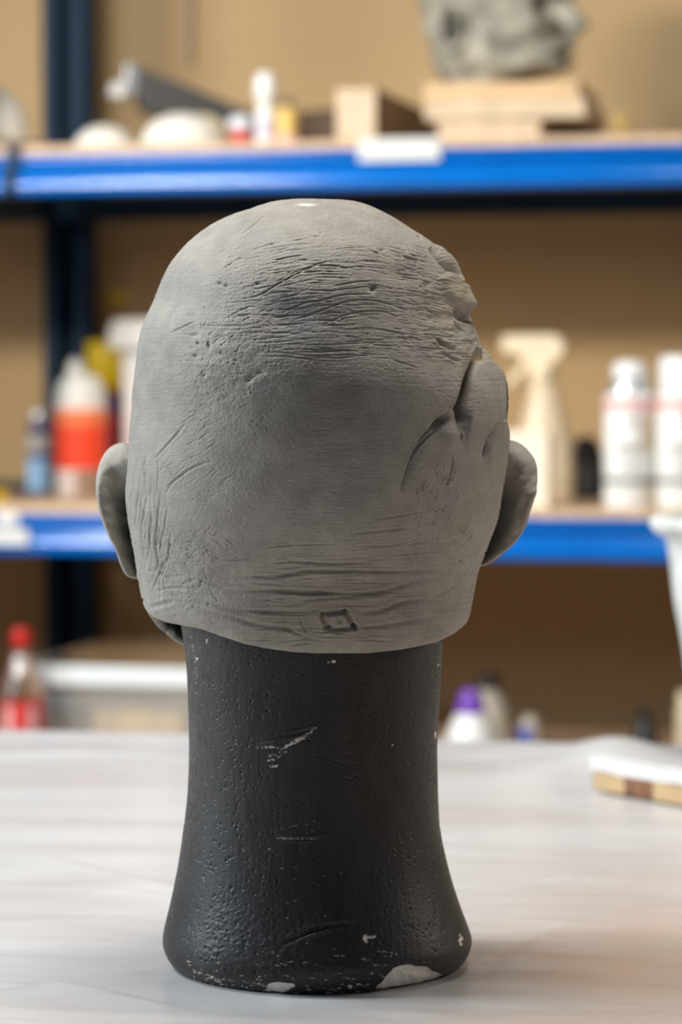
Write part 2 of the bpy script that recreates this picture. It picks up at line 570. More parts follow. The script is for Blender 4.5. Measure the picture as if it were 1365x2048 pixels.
def build_sheet():
    nx, ny = 400, 460
    xs = np.linspace(TX0 - 0.03, TX1 + 0.03, nx)
    ys = np.linspace(TY0 - 0.03, TY1 + 0.024, ny)
    X, Y = np.meshgrid(xs, ys)
    r = np.random.default_rng(11)
    Z = np.zeros_like(X)
    # soft ripples running mostly across
    for (cy, cx, a) in ((60, 190, 1.5), (26, 120, 0.9), (11, 60, 0.30), (5, 26, 0.10)):
        n = vnoise(ny, nx, cy, cx, r)
        Z += a * 1e-3 * (1 - 2 * np.abs(n)) * 0.55
    Z += 0.12e-3 * vnoise(ny, nx, 3, 9, r)
    # longer creases
    for k in range(46):
        cx_, cy_ = r.uniform(TX0, TX1), r.uniform(TY0, TY1)
        ang = r.normal(0.12, 0.35)
        L = r.uniform(0.08, 0.35); wd = r.uniform(0.002, 0.006); hgt = r.uniform(0.4e-3, 1.4e-3)
        u = (X - cx_) * math.cos(ang) + (Y - cy_) * math.sin(ang); v = -(X - cx_) * math.sin(ang) + (Y - cy_) * math.cos(ang)
        v = v + 0.15 * u * u
        Z += hgt * np.exp(-(v / wd) ** 2) * np.exp(-(u / L) ** 4) * np.where(v > 0, 1, np.exp(-(v / (wd * 2)) ** 2))
    Z -= Z.min()
    ct, s_ = math.cos(TYAW), math.sin(TYAW)
    WX, WY = X * ct - Y * s_, X * s_ + Y * ct
    d = np.hypot(WX - BX, WY - BY)
    flat = sstep(0.080, 0.115, d)
    Z = Z * flat
    # long folds one can follow across the sheet
    def ridge(line, hh, wn, wf):
        nonlocal Z
        p = np.array([at_z(a, b, 0.0)[:2] for a, b in line])
        for a, b in zip(p[:-1], p[1:]):
            d_ = b - a
            L_ = np.hypot(*d_)
            uu = ((WX - a[0]) * d_[0] + (WY - a[1]) * d_[1]) / L_
            vv = -(WX - a[0]) * d_[1] / L_ + (WY - a[1]) * d_[0] / L_
            en = sstep(-.04, .02, uu) * sstep(L_ + .04, L_ - .02, uu)
            Z += hh * en * np.where(vv > 0, np.exp(-(vv / wf) ** 2), np.exp(-(np.abs(vv) / wn)))
    ridge([(-60, 1712), (120, 1726), (330, 1768)], .0028, .040, .003)
    ridge([(-60, 1914), (110, 1917)], .0022, .020, .002)
    ridge([(-40, 1990), (150, 1968), (300, 1938)], .0016, .016, .002)
    ridge([(-40, 1962), (180, 1978), (330, 2010)], .0014, .020, .002)
    ridge([(60, 1842), (240, 1836), (330, 1828)], .0012, .020, .002)
    ridge([(1010, 1935), (1070, 1885), (1130, 1848)], .0014, .012, .002)
    ridge([(1060, 1760), (1130, 1752), (1260, 1758)], .0016, .016, .0025)
    ridge([(1200, 1778), (1290, 1792)], .0018, .012, .002)
    ridge([(900, 1690), (1060, 1640), (1200, 1600)], .0015, .03, .003)
    ridge([(910, 1560), (1060, 1548), (1180, 1556)], .002, .03, .004)
    ridge([(0, 1582), (180, 1590), (360, 1578)], .0018, .04, .004)
    ridge([(0, 1650), (200, 1640), (350, 1652)], .0016, .03, .003)
    Z = Z * sstep(0.080, 0.10, d)
    # bunched folds at the far right edge
    for (px, py, hh, sx, sy) in ((1215, 1492, .013, .035, .05), (1300, 1500, .008, .04, .03), (1090, 1500, .004, .05, .03), (965, 1505, .003, .04, .02)):
        q = at_z(px, py, hh * 0.8)
        Z += hh * np.exp(-((WX - q[0]) / sx) ** 2 - ((WY - q[1]) / sy) ** 2)
    # rolled far edge on the left where the light catches
    for (px, py, hh) in ((60, 1515, .004), (200, 1512, .004), (310, 1520, .0045)):
        q = at_z(px, py, 0.0)
        Z += hh * np.exp(-((WX - q[0]) / .06) ** 2 - ((WY - q[1]) / .018) ** 2)
    q1 = at_z(1230, 1580, 0.0)
    Z *= 1 - 0.75 * np.exp(-((WX - q1[0]) / .11) ** 4 - ((WY - q1[1]) / .07) ** 4)
    Z -= 0.0018 * flat
    # hang over the table edges
    ex = np.maximum(np.maximum(TX0 - X, X - TX1), 0); ey = np.maximum(np.maximum(TY0 - Y, Y - TY1), 0)
    over = np.maximum(np.maximum(ex, ey) - 0.008, 0)
    Z = np.maximum(Z, -0.0026)
    V = np.stack([X, Y, Z], -1)
    # hanging skirts: bend the outer band down
    V[..., 0] = np.where(np.maximum(TX0 - X, X - TX1) > 0, np.clip(X, TX0 - 0.006, TX1 + 0.006), X)
    V[..., 1] = np.clip(V[..., 1], TY0 - 0.006, TY1 + 0.006)
    V[..., 2] -= over * 8
    me = fast_mesh('plastic_sheet', V.reshape(-1, 3), grid_faces(ny, nx))
    return me


def sheet_mat():
    m = bpy.data.materials.new('milky_plastic')
    m.use_nodes = True
    nt = m.node_tree
    b = nt.nodes['Principled BSDF']
    b.inputs['Base Color'].default_value = (0.67, 0.665, 0.66, 1)
    b.inputs['Roughness'].default_value = 0.27
    b.inputs['Specular IOR Level'].default_value = 0.55
    tc = nt.nodes.new('ShaderNodeTexCoord')
    mp = nt.nodes.new('ShaderNodeMapping')
    mp.inputs['Scale'].default_value = (1, 3.2, 1)
    nt.links.new(tc.outputs['Object'], mp.inputs[0])
    n = nt.nodes.new('ShaderNodeTexNoise')
    n.inputs['Scale'].default_value = 3.2
    n.inputs['Detail'].default_value = 7
    n.inputs['Distortion'].default_value = 0.8
    nt.links.new(mp.outputs[0], n.inputs[0])
    r = nt.nodes.new('ShaderNodeMapRange')
    r.inputs[1].default_value = 0.32; r.inputs[2].default_value = 0.68
    r.inputs[3].default_value = 0.74; r.inputs[4].default_value = 0.96
    nt.links.new(n.outputs[0], r.inputs[0])
    # one thin layer only over the near right part of the table: the wood shows through more
    sp = nt.nodes.new('ShaderNodeSeparateXYZ')
    nt.links.new(tc.outputs['Object'], sp.inputs[0])
    def rng_(src, a0, a1):
        q = nt.nodes.new('ShaderNodeMapRange')
        q.interpolation_type = 'SMOOTHSTEP'
        q.inputs[1].default_value, q.inputs[2].default_value = a0, a1
        nt.links.new(src, q.inputs[0])
        return q.outputs[0]
    def mth(op, *src):
        q = nt.nodes.new('ShaderNodeMath')
        q.operation = op
        for k_, v in enumerate(src):
            if isinstance(v, float): q.inputs[k_].default_value = v
            else: nt.links.new(v, q.inputs[k_])
        return q.outputs[0]
    n2 = nt.nodes.new('ShaderNodeTexNoise')
    n2.inputs['Scale'].default_value = 7.0
    nt.links.new(mp.outputs[0], n2.inputs[0])
    wob = mth('MULTIPLY_ADD', n2.outputs[0], 0.22, -0.11)
    thin = mth('MULTIPLY', rng_(mth('ADD', sp.outputs['X'], wob), -0.04, 0.16), rng_(mth('ADD', sp.outputs['Y'], wob), 0.62, 0.02))
    nt.links.new(mth('MULTIPLY_ADD', thin, -0.42, r.outputs[0]), b.inputs['Alpha'])
    return m


sheet = link('plastic_sheet', build_sheet(), sheet_mat())
sheet.rotation_euler = (0, 0, TYAW)
tag(sheet, 'milky white wrinkled plastic sheet spread over the work table', 'sheet')

# ------------------------------------------------------------------ the mask (sculpted head) on the stand
LEFT = [(372, 1316), (360, 1309), (346, 1299), (330, 1283), (315, 1256), (303, 1236), (293, 1218), (288, 1200), (281, 1164), (274, 1123), (265, 1073), (258, 1022), (257, 982),
        (261, 921), (264, 870), (266.5, 830), (269, 767), (274, 717), (281, 673), (291, 639), (302, 609), (312, 579), (326, 548), (348, 515), (382, 478),
        (416, 452), (450, 437), (483, 427), (510, 417), (534, 409), (560, 403), (584, 400), (605, 399.3), (632, 400.5)]
RIGHT = [(876, 1316), (886, 1309), (896, 1298), (908, 1283), (925, 1258), (934, 1243), (940, 1222), (944, 1200), (952, 1157), (958, 1133), (967, 1110), (980, 1073), (994, 1029), (1004, 972),
         (1010, 921), (1012, 877), (1012, 850), (1008, 800), (998, 755), (982, 712), (966, 672), (953, 640), (941, 600), (924, 556), (903, 517), (869, 487), (829, 461), (792, 437),
         (758, 420), (724, 408), (700, 404), (665, 402), (632, 400.5)]
RIM = np.array([(250, 1205), (290, 1222), (306, 1239), (321, 1246), (358, 1253), (399, 1261), (433, 1273), (483, 1289), (530, 1299), (584, 1307), (640, 1310.5), (741, 1310), (808, 1302),
                (876, 1287), (910, 1271), (933, 1252), (945, 1235), (990, 1205)], float)


def build_mask():
    NL = 1500
    L = resample(catmull(LEFT, 10), NL); R = resample(catmull(RIGHT, 10), NL)
    def sm(p, k=9):
        q = np.pad(p, ((k, k), (0, 0)), 'edge')
        return np.stack([np.convolve(q[:, j], np.ones(2 * k + 1) / (2 * k + 1), 'valid') for j in range(2)], 1)
    for _ in range(3):
        L2, R2 = sm(L), sm(R)
        L2[-1], R2[-1] = L[-1], R[-1]
        L, R = L2, R2
    # world points of the two silhouettes in the plane Y=0
    s = 1.5 / (CT * FPX)
    Lw = np.array([at(x, y, 0.0) for x, y in L]); Rw = np.array([at(x, y, 0.0) for x, y in R])
    cen, half = (Lw + Rw) / 2, (Rw - Lw) / 2
    mpy = (L[:, 1] + R[:, 1]) / 2
    a = half[:, 0]
    ratio_b = np.interp(mpy, [400, 500, 620, 740, 860, 1000, 1100, 1180, 1250, 1316], [1.16, 1.18, 1.20, 1.20, 1.17, 1.12, 1.06, 1.01, 1.005, 1.06])
    ratio_f = np.interp(mpy, [400, 600, 800, 1000, 1150, 1316], [1.20, 1.22, 1.18, 1.20, 1.22, 1.25])
    k = 61
    ratio_b = np.convolve(np.pad(ratio_b, (k, k), 'edge'), np.ones(2 * k + 1) / (2 * k + 1), 'valid')
    # columns: angle 0 = right silhouette, pi = left, rear half is the side towards the camera (-Y)
    NB, NF = 900, 110
    thb = np.linspace(-0.16, PI + 0.16, NB)
    thf = np.linspace(PI + 0.16, 2 * PI - 0.16, NF + 2)[1:-1]
    th = np.concatenate([thb, thf])
    NC = len(th)
    ct, st = np.cos(th), np.sin(th)
    n = 2.15
    ex = np.sign(ct) * np.abs(ct) ** (2 / n); ey = np.sign(st) * np.abs(st) ** (2 / n)
    back = st > 0

    def surf(ti, col=slice(None)):
        """ti: fractional index array (rows, cols) into the profile"""
        i0 = np.clip(ti.astype(int), 0, NL - 2); f = ti - i0
        def g(A): return A[i0] * (1 - f) + A[i0 + 1] * f
        X = g(cen[:, 0]) + g(half[:, 0]) * ex[None, :]
        Z = g(cen[:, 2]) + g(half[:, 2]) * ex[None, :]
        D = np.where(back[None, :], g(ratio_b), g(ratio_f)) * g(a)
        Y = -D * ey[None, :]
        return np.stack([X, Y, Z], -1)

    # rim: where each column starts
    dense = np.linspace(0, NL * 0.42, 500)
    PD = surf(np.broadcast_to(dense[:, None], (500, NC)).copy())
    px, py = proj(PD)
    rimy = np.interp(px.ravel(), RIM[:, 0], RIM[:, 1]).reshape(px.shape)
    above = py <= rimy
    first = np.argmax(above, axis=0)
    t0 = dense[first]
    fr = ~back
    ang = np.where(fr, np.abs(np.sin(th)), 0)
    t_side = 0.5 * (t0[0] + t0[NB - 1])
    t0f = t_side * (1 - np.where(np.cos(th) < 0, sstep(0.10, 0.34, ang), sstep(0.24, 0.52, ang)))
    t0 = np.where(fr, np.minimum(t0f, t0.max()), t0)
    sidew = (~fr) & (np.abs(st) < 0.02)
    kk = 4
    t0 = np.convolve(np.pad(t0, (kk, kk), 'wrap'), np.ones(2 * kk + 1) / (2 * kk + 1), 'valid')
    NR = 860
    tt = np.linspace(0, 1, NR)
    TI = t0[None, :] + (NL - 1 - 6 - t0[None, :]) * tt[:, None]
    B = surf(TI)
    N = normals_of(B)
    N[-1] = (0, 0, 1)
    cen_ = B.mean(axis=(0, 1))
    if ((N * (B - cen_)).sum(-1)).mean() < 0: N = -N
    px, py = proj(B)

    # ---------- relief of the back of the head
    RL = Relief(170, 380, 930, 960)
    r = np.random.default_rng(3)
    mm = 1e-3
    H = RL.H
    H += 1.1 * mm * vnoise(960, 930, 150, 170, r) + 0.5 * mm * vnoise(960, 930, 60, 80, r)
    H += 0.10 * mm * vnoise(960, 930, 22, 34, r)
    H += 0.060 * mm * vnoise(960, 930, 2.4, 34, r) + 0.045 * mm * vnoise(960, 930, 2, 9, r)
    H += 0.06 * mm * vnoise(960, 930, 5, 5, r) + 0.035 * mm * vnoise(960, 930, 2, 2, r)
    # lumpy skin by the wound and a softer patch on the left
    XX, YY = np.meshgrid(np.arange(930) + 170, np.arange(960) + 380)
    lump = np.exp(-((XX - 905) / 62) ** 2 - ((YY - 640) / 85) ** 2)
    H += lump * mm * (0.75 * vnoise(960, 930, 17, 22, r) + 0.45 * vnoise(960, 930, 8, 11, r) + 0.2 * vnoise(960, 930, 4, 6, r))
    lump2 = np.exp(-((XX - 440) / 110) ** 2 - ((YY - 730) / 110) ** 2)
    H += lump2 * mm * (0.24 * vnoise(960, 930, 12, 16, r) + 0.12 * vnoise(960, 930, 6, 7, r))
    lump3 = np.exp(-((XX - 380) / 80) ** 2 - ((YY - 1130) / 70) ** 2)
    H += lump3 * mm * (0.3 * vnoise(960, 930, 10, 12, r) + 0.15 * vnoise(960, 930, 5, 6, r))
    RL.blob(812, 548, 40, 16, -1.2 * mm); RL.blob(745, 577, 8, 6, -1.0 * mm); RL.blob(590, 640, 55, 40, -1.2 * mm)
    RL.blob(640, 600, 70, 30, 0.8 * mm)
    RL.blob(330, 600, 30, 50, -1.6 * mm)

    # neck folds
    big = [
        ([(298, 1215), (322, 1209), (350, 1202)], 4, 1.1), ([(370, 1204), (416, 1209), (466, 1221), (517, 1223), (601, 1224), (645, 1221)], 4.2, 1.25),
        ([(714, 1227), (765, 1221), (802, 1208), (842, 1204), (905, 1206)], 4.6, 1.6), ([(842, 1200), (870, 1194), (905, 1176), (925, 1165)], 3, 0.8),
        ([(450, 1188), (490, 1184), (551, 1181), (640, 1185), (707, 1188), (758, 1186), (792, 1177), (825, 1167), (859, 1159), (900, 1151)], 4.2, 1.6),
        ([(590, 1206), (620, 1199), (680, 1195), (740, 1196)], 3.2, 0.8),
        ([(440, 1157), (500, 1154), (551, 1152), (584, 1146), (610, 1141), (660, 1141), (724, 1143), (808, 1145), (915, 1143)], 3.8, 1.45),
        ([(537, 1128), (584, 1121), (640, 1125), (700, 1125), (768, 1126)], 2.4, 0.75), ([(717, 1257), (775, 1251), (842, 1241), (910, 1228)], 4.0, 1.3),
        ([(829, 1279), (870, 1270), (905, 1259)], 2.6, 0.7), ([(396, 1224), (466, 1236), (517, 1250), (584, 1259), (628, 1256)], 4.2, 1.25),
        ([(560, 1252), (600, 1270), (635, 1280)], 3, 0.6),
        ([(578, 1291), (628, 1286)], 2.2, 0.6), ([(690, 1067), (775, 1061), (830, 1056)], 2.4, 0.55), ([(751, 1038), (800, 1032), (859, 1022)], 2.2, 0.5),
        ([(805, 1091), (845, 1086), (890, 1088), (925, 1089)], 2.4, 0.6), ([(905, 1105), (935, 1082)], 2, 0.5), ([(761, 1113), (839, 1107)], 2, 0.45),
        ([(700, 1092), (790, 1090), (850, 1074)], 2.0, 0.45),
        ([(360, 1172), (390, 1160), (440, 1172), (500, 1170)], 2.6, 0.7), ([(310, 1183), (350, 1176), (400, 1180)], 2.6, 0.6),
        ([(505, 1098), (560, 1091), (640, 1087), (700, 1088)], 1.8, 0.4), ([(420, 1113), (470, 1120), (520, 1108)], 2.0, 0.45),
        # dark diagonal creases on the left behind the ear
        ([(310, 921), (332, 894), (352, 870), (372, 846)], 2.0, 0.7), ([(333, 988), (345, 968), (366, 950), (392, 933), (425, 922)], 2.2, 0.7),
        ([(271, 970), (265, 1010), (265, 1040), (278, 1100)], 2.2, 0.8), ([(298, 985), (292, 1020), (284, 1058), (288, 1100), (293, 1140)], 2.4, 0.85),
        ([(325, 975), (317, 1040), (312, 1080), (316, 1130), (300, 1175)], 2.4, 0.8), ([(308, 1000), (302, 1060), (300, 1110)], 2.0, 0.6),
        ([(286, 950), (277, 1010), (273, 1070)], 1.9, 0.5), ([(338, 1010), (330, 1060), (318, 1110)], 2.0, 0.55), ([(345, 1060), (335, 1120), (318, 1165)], 2.2, 0.6),
        ([(340, 1108), (322, 1140), (305, 1185)], 2.4, 0.7),
        # long forehead style wrinkles across the dome
        ([(480, 600), (520, 590), (550, 572), (590, 550), (640, 527), (690, 520)], 1.5, 0.55), ([(560, 560), (600, 541), (650, 531), (700, 536), (740, 532)], 1.3, 0.5),
        ([(560, 625), (610, 606), (640, 602), (690, 590), (742, 588)], 1.6, 0.55), ([(585, 638), (640, 622), (700, 602), (760, 603), (830, 625)], 1.6, 0.6),
        ([(640, 651), (700, 627), (760, 622), (800, 634)], 1.4, 0.55), ([(680, 660), (740, 655), (800, 665), (850, 682)], 1.3, 0.45),
        ([(660, 575), (710, 565), (745, 563)], 1.5, 0.55), ([(640, 585), (700, 578), (760, 572), (800, 585)], 1.3, 0.45),
        ([(770, 497), (800, 507), (830, 523), (860, 537)], 1.4, 0.5), ([(780, 492), (815, 503), (845, 520)], 1.2, 0.4), ([(655, 500), (720, 496), (770, 512), (800, 522)], 1.2, 0.4),
        ([(780, 717), (815, 728), (842, 736)], 1.5, 0.5), ([(640, 690), (720, 687), (780, 692)], 1.2, 0.3), ([(585, 709), (640, 712), (720, 708)], 1.2, 0.3),
        ([(340, 668), (365, 655), (395, 642)], 1.7, 0.55), ([(395, 650), (440, 652), (500, 652)], 1.6, 0.4), ([(480, 470), (508, 452), (535, 430)], 2.0, 0.45),
        ([(455, 636), (480, 622), (505, 612)], 1.5, 0.4), ([(470, 633), (505, 629)], 1.5, 0.4), ([(437, 545), (470, 520), (490, 512)], 1.5, 0.4),
    ]
    for pts, wd, dp in big: RL.groove(pts, wd, dp * mm, lip=0.22)

    # many fine strokes along a flow of skin lines
    def flow(x, y):
        s_ = np.where(x > 660, (x - 660) / 420 * 0.62, (x - 660) / 300 * 0.50) * np.clip((760 - y) / 260, 0, 1)
        if y > 1000: s_ = -0.16 * np.clip((x - 740) / 180, 0, 1) + 0.12 * np.clip((480 - x) / 120, 0, 1)
        return float(s_)

    def strokes(n_, bx, lens, wds, dps, jit=0.06, ang=None):
        for _ in range(n_):
            x, y = r.uniform(bx[0], bx[1]), r.uniform(bx[2], bx[3])
            ln = r.uniform(*lens)
            pts = []
            base = r.normal(0, jit)
            for j in range(4):
                pts.append((x, y))
                if ang is None:
                    dx, dy = 1.0, flow(x, y) + base + r.normal(0, jit * 0.5)
                else:
                    a_ = ang + base + r.normal(0, jit * 0.5)
                    dx, dy = math.cos(a_), math.sin(a_)
                q = math.hypot(dx, dy)
                x += dx / q * ln / 3; y += dy / q * ln / 3
            RL.groove(pts, r.uniform(*wds), r.uniform(*dps) * mm, lip=0.25, sub=2)
    strokes(330, (500, 880, 480, 720), (18, 110), (0.9, 1.5), (0.08, 0.34), 0.05)
    strokes(120, (430, 560, 500, 680), (15, 60), (0.9, 1.4), (0.08, 0.28), 0.10)
    strokes(110, (780, 880, 500, 700), (12, 50), (0.9, 1.6), (0.12, 0.40), 0.16)
    strokes(60, (440, 760, 415, 500), (15, 60), (0.9, 1.4), (0.06, 0.20), 0.12)
    strokes(260, (420, 900, 720, 1120), (20, 90), (0.9, 1.4), (0.04, 0.15), 0.04)
    strokes(200, (400, 900, 1080, 1290), (25, 140), (0.9, 1.9), (0.10, 0.40), 0.05)
    strokes(60, (262, 330, 900, 1150), (30, 110), (0.9, 1.7), (0.10, 0.40), 0.10, ang=PI / 2 + 0.08)
    strokes(45, (320, 440, 830, 990), (15, 60), (0.9, 1.4), (0.08, 0.3), 0.15, ang=-0.72)
    strokes(80, (360, 545, 620, 830), (6, 34), (0.8, 1.4), (0.10, 0.36), 0.8, ang=-0.45)
    strokes(70, (330, 460, 1060, 1190), (6, 30), (1.0, 1.8), (0.12, 0.40), 0.8, ang=0.2)
    strokes(90, (830, 945, 930, 1090), (5, 20), (1.0, 1.8), (0.15, 0.55), 0.35, ang=-1.15)
    strokes(80, (880, 1000, 860, 1180), (5, 22), (0.9, 1.5), (0.08, 0.25), 0.6, ang=-1.0)
    # pits and pores
    def pits(n_, bx, rr, dps):
        for _ in range(n_):
            q = r.uniform(*rr)
            RL.blob(r.uniform(bx[0], bx[1]), r.uniform(bx[2], bx[3]), q * r.uniform(0.8, 1.6), q, -r.uniform(*dps) * mm)
    pits(420, (265, 1000, 420, 1290), (0.9, 1.7), (0.15, 0.6))
    pits(75, (370, 550, 640, 860), (0.9, 1.9), (0.25, 0.7))
    pits(60, (300, 420, 1080, 1240), (1.1, 2.2), (0.3, 0.8))
    pits(40, (880, 1000, 900, 1200), (1.0, 1.9), (0.3, 0.7))
    for (x, y, rx, ry) in ((389, 670, 8, 4), (397, 687, 3, 4), (392, 712, 6, 3.5), (418, 690, 3, 8), (410, 751, 5, 5), (505, 752, 10, 5), (520, 745, 9, 4), (498, 760, 6, 4),
                           (440, 567, 5, 3), (452, 572, 6, 3), (516, 567, 6, 3), (746, 577, 6, 7), (857, 567, 6, 5), (843, 573, 3, 3), (764, 500, 6, 2.5),
                           (899, 1192, 3, 3), (287, 1200, 2.5, 2.5)):
        RL.blob(x, y, rx, ry, -0.9 * mm)

    # the stamped square
    for seg in ([(646, 1228), (668, 1226), (692, 1224)], [(692, 1224), (702, 1242), (711, 1256)], [(645, 1232), (652, 1248), (660, 1256)], [(652, 1258), (680, 1262), (712, 1255)]):
        RL.groove(seg, 4.2, 2.3 * mm, lip=0.1, taper=0)
    RL.groove([(710, 1250), (712, 1257)], 3.2, 0.9 * mm, lip=0, taper=0)
    RL.plateau([(664, 1231), (690, 1230), (702, 1252), (670, 1253)], 0.5 * mm, 3)
    RL.groove([(676, 1234), (680, 1245), (686, 1234)], 2.0, 0.9 * mm, lip=0, taper=0)
    RL.groove([(603, 1228), (604, 1248), (622, 1275)], 2.6, 0.6 * mm)

    # ---------- torn wound on the right
    # deep cleft left of the standing slab of skin
    RL.cut([(952, 694), (940, 728), (926, 768), (917, 798), (908, 820)], 15, 8.0 * mm, side=-1, lip=0.08, taper=0.18)
    RL.plateau([(957, 722), (978, 722), (996, 738), (1005, 770), (1005, 840), (1000, 850), (986, 846), (984, 880), (984, 960), (945, 960), (934, 900), (935, 830), (944, 785), (948, 750)], 3.0 * mm, 5, (800, 940))
    RL.groove([(941, 742), (934, 785), (928, 815), (926, 845), (923, 868)], 6.5, 4.2 * mm, lip=0.0, taper=0.3)
    RL.groove([(918, 806), (924, 830), (926, 850)], 8, 4.0 * mm, lip=0.0, taper=0.3)
    RL.groove([(924, 860), (923, 885)], 2, 1.4 * mm, lip=0.1, taper=0.5)
    # leaf shaped flap
    RL.cut([(800, 985), (808, 955), (822, 915), (842, 878), (868, 848), (899, 822)], 8, 4.6 * mm, side=1, lip=0.12, taper=0.3)
    RL.groove([(862, 862), (882, 844), (900, 830)], 8, 3.4 * mm, lip=0.0, taper=0.4)
    RL.groove([(822, 925), (842, 893), (866, 868), (887, 855)], 1.6, 0.9 * mm, lip=0.6)
    RL.blob(900, 872, 18, 24, 2.2 * mm)
    RL.groove([(903, 905), (908, 925), (904, 945), (898, 965)], 1.6, 0.8 * mm)
    # lower right flap and slit
    RL.cut([(964, 918), (971, 888), (978, 862), (984, 842)], 9, 6.0 * mm, side=1, lip=0.10, taper=0.30)
    RL.plateau([(988, 850), (998, 843), (1012, 850), (1016, 900), (1008, 985), (984, 985), (976, 925), (985, 885)], 1.8 * mm, 4, (860, 970))
    RL.groove([(1003, 945), (1001, 975)], 2, 0.8 * mm)
    RL.groove([(967, 914), (974, 884), (982, 856)], 4.5, 3.6 * mm, lip=0.0, taper=0.3)
    RL.groove([(943, 738), (932, 776), (925, 808), (923, 840)], 6, 2.6 * mm, lip=0.0, taper=0.2)
    # upper slits with the curled lip
    RL.groove([(836, 470), (846, 478)], 2.2, 1.6 * mm, lip=0.2)
    RL.groove([(862, 492), (882, 516), (902, 537), (920, 553)], 4.6, 5.6 * mm, lip=0.0, taper=0.3)
    RL.groove([(881, 521), (889, 532), (898, 542)], 3.6, 2.6 * mm, lip=0.2)
    RL.plateau([(876, 490), (896, 498), (920, 518), (940, 542), (938, 558), (928, 556), (912, 536), (893, 515)], 1.3 * mm, 5)
    RL.groove([(924, 563), (936, 566), (946, 562)], 5, 2.0 * mm, lip=0.0, taper=0.2)
    # pointed flap
    RL.plateau([(880, 556), (905, 548), (932, 565), (954, 588), (972, 608), (956, 619), (938, 615), (916, 606), (895, 590)], 2.2 * mm, 7)
    RL.blob(960, 607, 11, 6, 4.6 * mm)
    RL.groove([(914, 612), (925, 629), (938, 637), (954, 630), (966, 624)], 7, 5.0 * mm, lip=0.0, taper=0.15)
    RL.cut([(928, 622), (940, 645), (955, 672), (966, 700), (972, 716)], 18, 4.2 * mm, side=-1, lip=0.12, taper=0.2)
    RL.cut([(946, 640), (960, 668), (976, 702)], 6, 2.2 * mm, side=-1, lip=0.3, taper=0.3)
    RL.groove([(912, 640), (918, 655), (928, 664)], 3.0, 1.3 * mm, lip=0.3)
    RL.groove([(872, 672), (890, 690), (915, 698)], 3.2, 1.2 * mm, lip=0.35)
    RL.groove([(885, 705), (905, 716), (925, 724)], 2.8, 1.0 * mm, lip=0.3)
    for k_ in range(26):
        x_, y_ = r.uniform(935, 975), r.uniform(630, 715)
        RL.blob(x_, y_, r.uniform(2, 4), r.uniform(2, 5), r.choice([-1, 1]) * r.uniform(.3, .8) * mm)

    # ---------- tint of the clay (stain, brown wash, yellowish torn edges) plus painted shade
    T = np.ones((960, 930, 3))
    mott = vnoise(960, 930, 60, 80, r)[..., None] * 0.05 + vnoise(960, 930, 20, 30, r)[..., None] * 0.03
    T += mott
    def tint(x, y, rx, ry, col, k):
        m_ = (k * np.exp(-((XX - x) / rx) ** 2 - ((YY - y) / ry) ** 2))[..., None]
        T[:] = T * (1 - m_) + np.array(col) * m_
    tint(560, 605, 40, 22, (0.52, 0.60, 0.72), 0.55); tint(605, 655, 45, 40, (0.50, 0.60, 0.74), 0.6)
    tint(660, 830, 170, 150, (0.64, 0.65, 0.67), 0.55)  # shade on the middle of the back, painted in as darker clay
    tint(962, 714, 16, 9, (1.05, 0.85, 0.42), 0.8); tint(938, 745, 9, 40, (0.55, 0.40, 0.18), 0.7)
    tint(930, 585, 30, 30, (1.05, 0.95, 0.72), 0.6); tint(900, 620, 60, 80, (0.98, 0.90, 0.72), 0.55)
    tint(921, 825, 10, 36, (0.15, 0.115, 0.075), 0.92); tint(933, 772, 10, 36, (0.26, 0.19, 0.10), 0.85); tint(884, 838, 14, 9, (0.45, .38, .3), .6); tint(975, 885, 5, 26, (.4, .34, .27), .7)  # brown wash in the wound, with shade painted into cleft and slits
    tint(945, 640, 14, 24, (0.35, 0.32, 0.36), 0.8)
    tint(690, 1215, 210, 70, (0.76, 0.70, 0.64), 0.6)  # nape darkened in the colour to offset bounced light
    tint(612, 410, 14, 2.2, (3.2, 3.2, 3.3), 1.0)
    for _ in range(150):
        x, y = r.uniform(480, 960), r.uniform(500, 1280)
        tint_px = (int(y) - 380, int(x) - 170)
        T[tint_px] = (2.4, 2.4, 2.4)

    wgt = sstep(-0.19, -0.03, st)[None, :]
    disp = RL.sample(px, py) * wgt
    disp += wgt * 0
    # features of the face on the far side
    fa = np.where(fr, (th - 1.5 * PI), 10.0)[None, :]      # 0 = straight ahead (+Y)
    zz = B[..., 2]
    def bump(a0, z0, sa, sz, h_): return h_ * np.exp(-((fa - a0) / sa) ** 2 - ((zz - z0) / sz) ** 2)
    zt = Lw[-1, 2]
    disp += bump(0, zt - .140, .12, .022, .022) + bump(0, zt - .115, .10, .02, .010) + bump(0, zt - .085, .42, .010, .006)
    for sg in (-1, 1):
        disp += bump(sg * .34, zt - .105, .16, .012, -.009) + bump(sg * .34, zt - .106, .09, .008, .004) + bump(sg * .45, zt - .145, .2, .02, .004)
    disp += bump(0, zt - .176, .26, .004, .005) + bump(0, zt - .190, .24, .004, .005) + bump(0, zt - .183, .28, .003, -.005) + bump(0, zt - .222, .2, .014, .006)
    P = B + N * disp[..., None]
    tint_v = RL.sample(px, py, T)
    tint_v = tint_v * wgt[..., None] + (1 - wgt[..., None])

    # inner wall, coarse rows
    NI = 26
    ti = np.linspace(0, 1, NI)
    TI2 = t0[None, :] + (NL - 1 - 60 - t0[None, :]) * ti[:, None]
    B2 = surf(TI2)
    N2 = normals_of(B2)
    if ((N2 * (B2 - cen_)).sum(-1)).mean() < 0: N2 = -N2
    N2[-1] = (0, 0, 1)
    thick = np.interp(ti, [0, 0.12, 0.3, 1], [0.0050, 0.0065, 0.008, 0.009])[:, None, None]
    I = B2 - N2 * thick
    # round the lip: the first outer rows curl in a little
    curl = np.exp(-(tt / 0.006))[:, None, None] * 0.0016
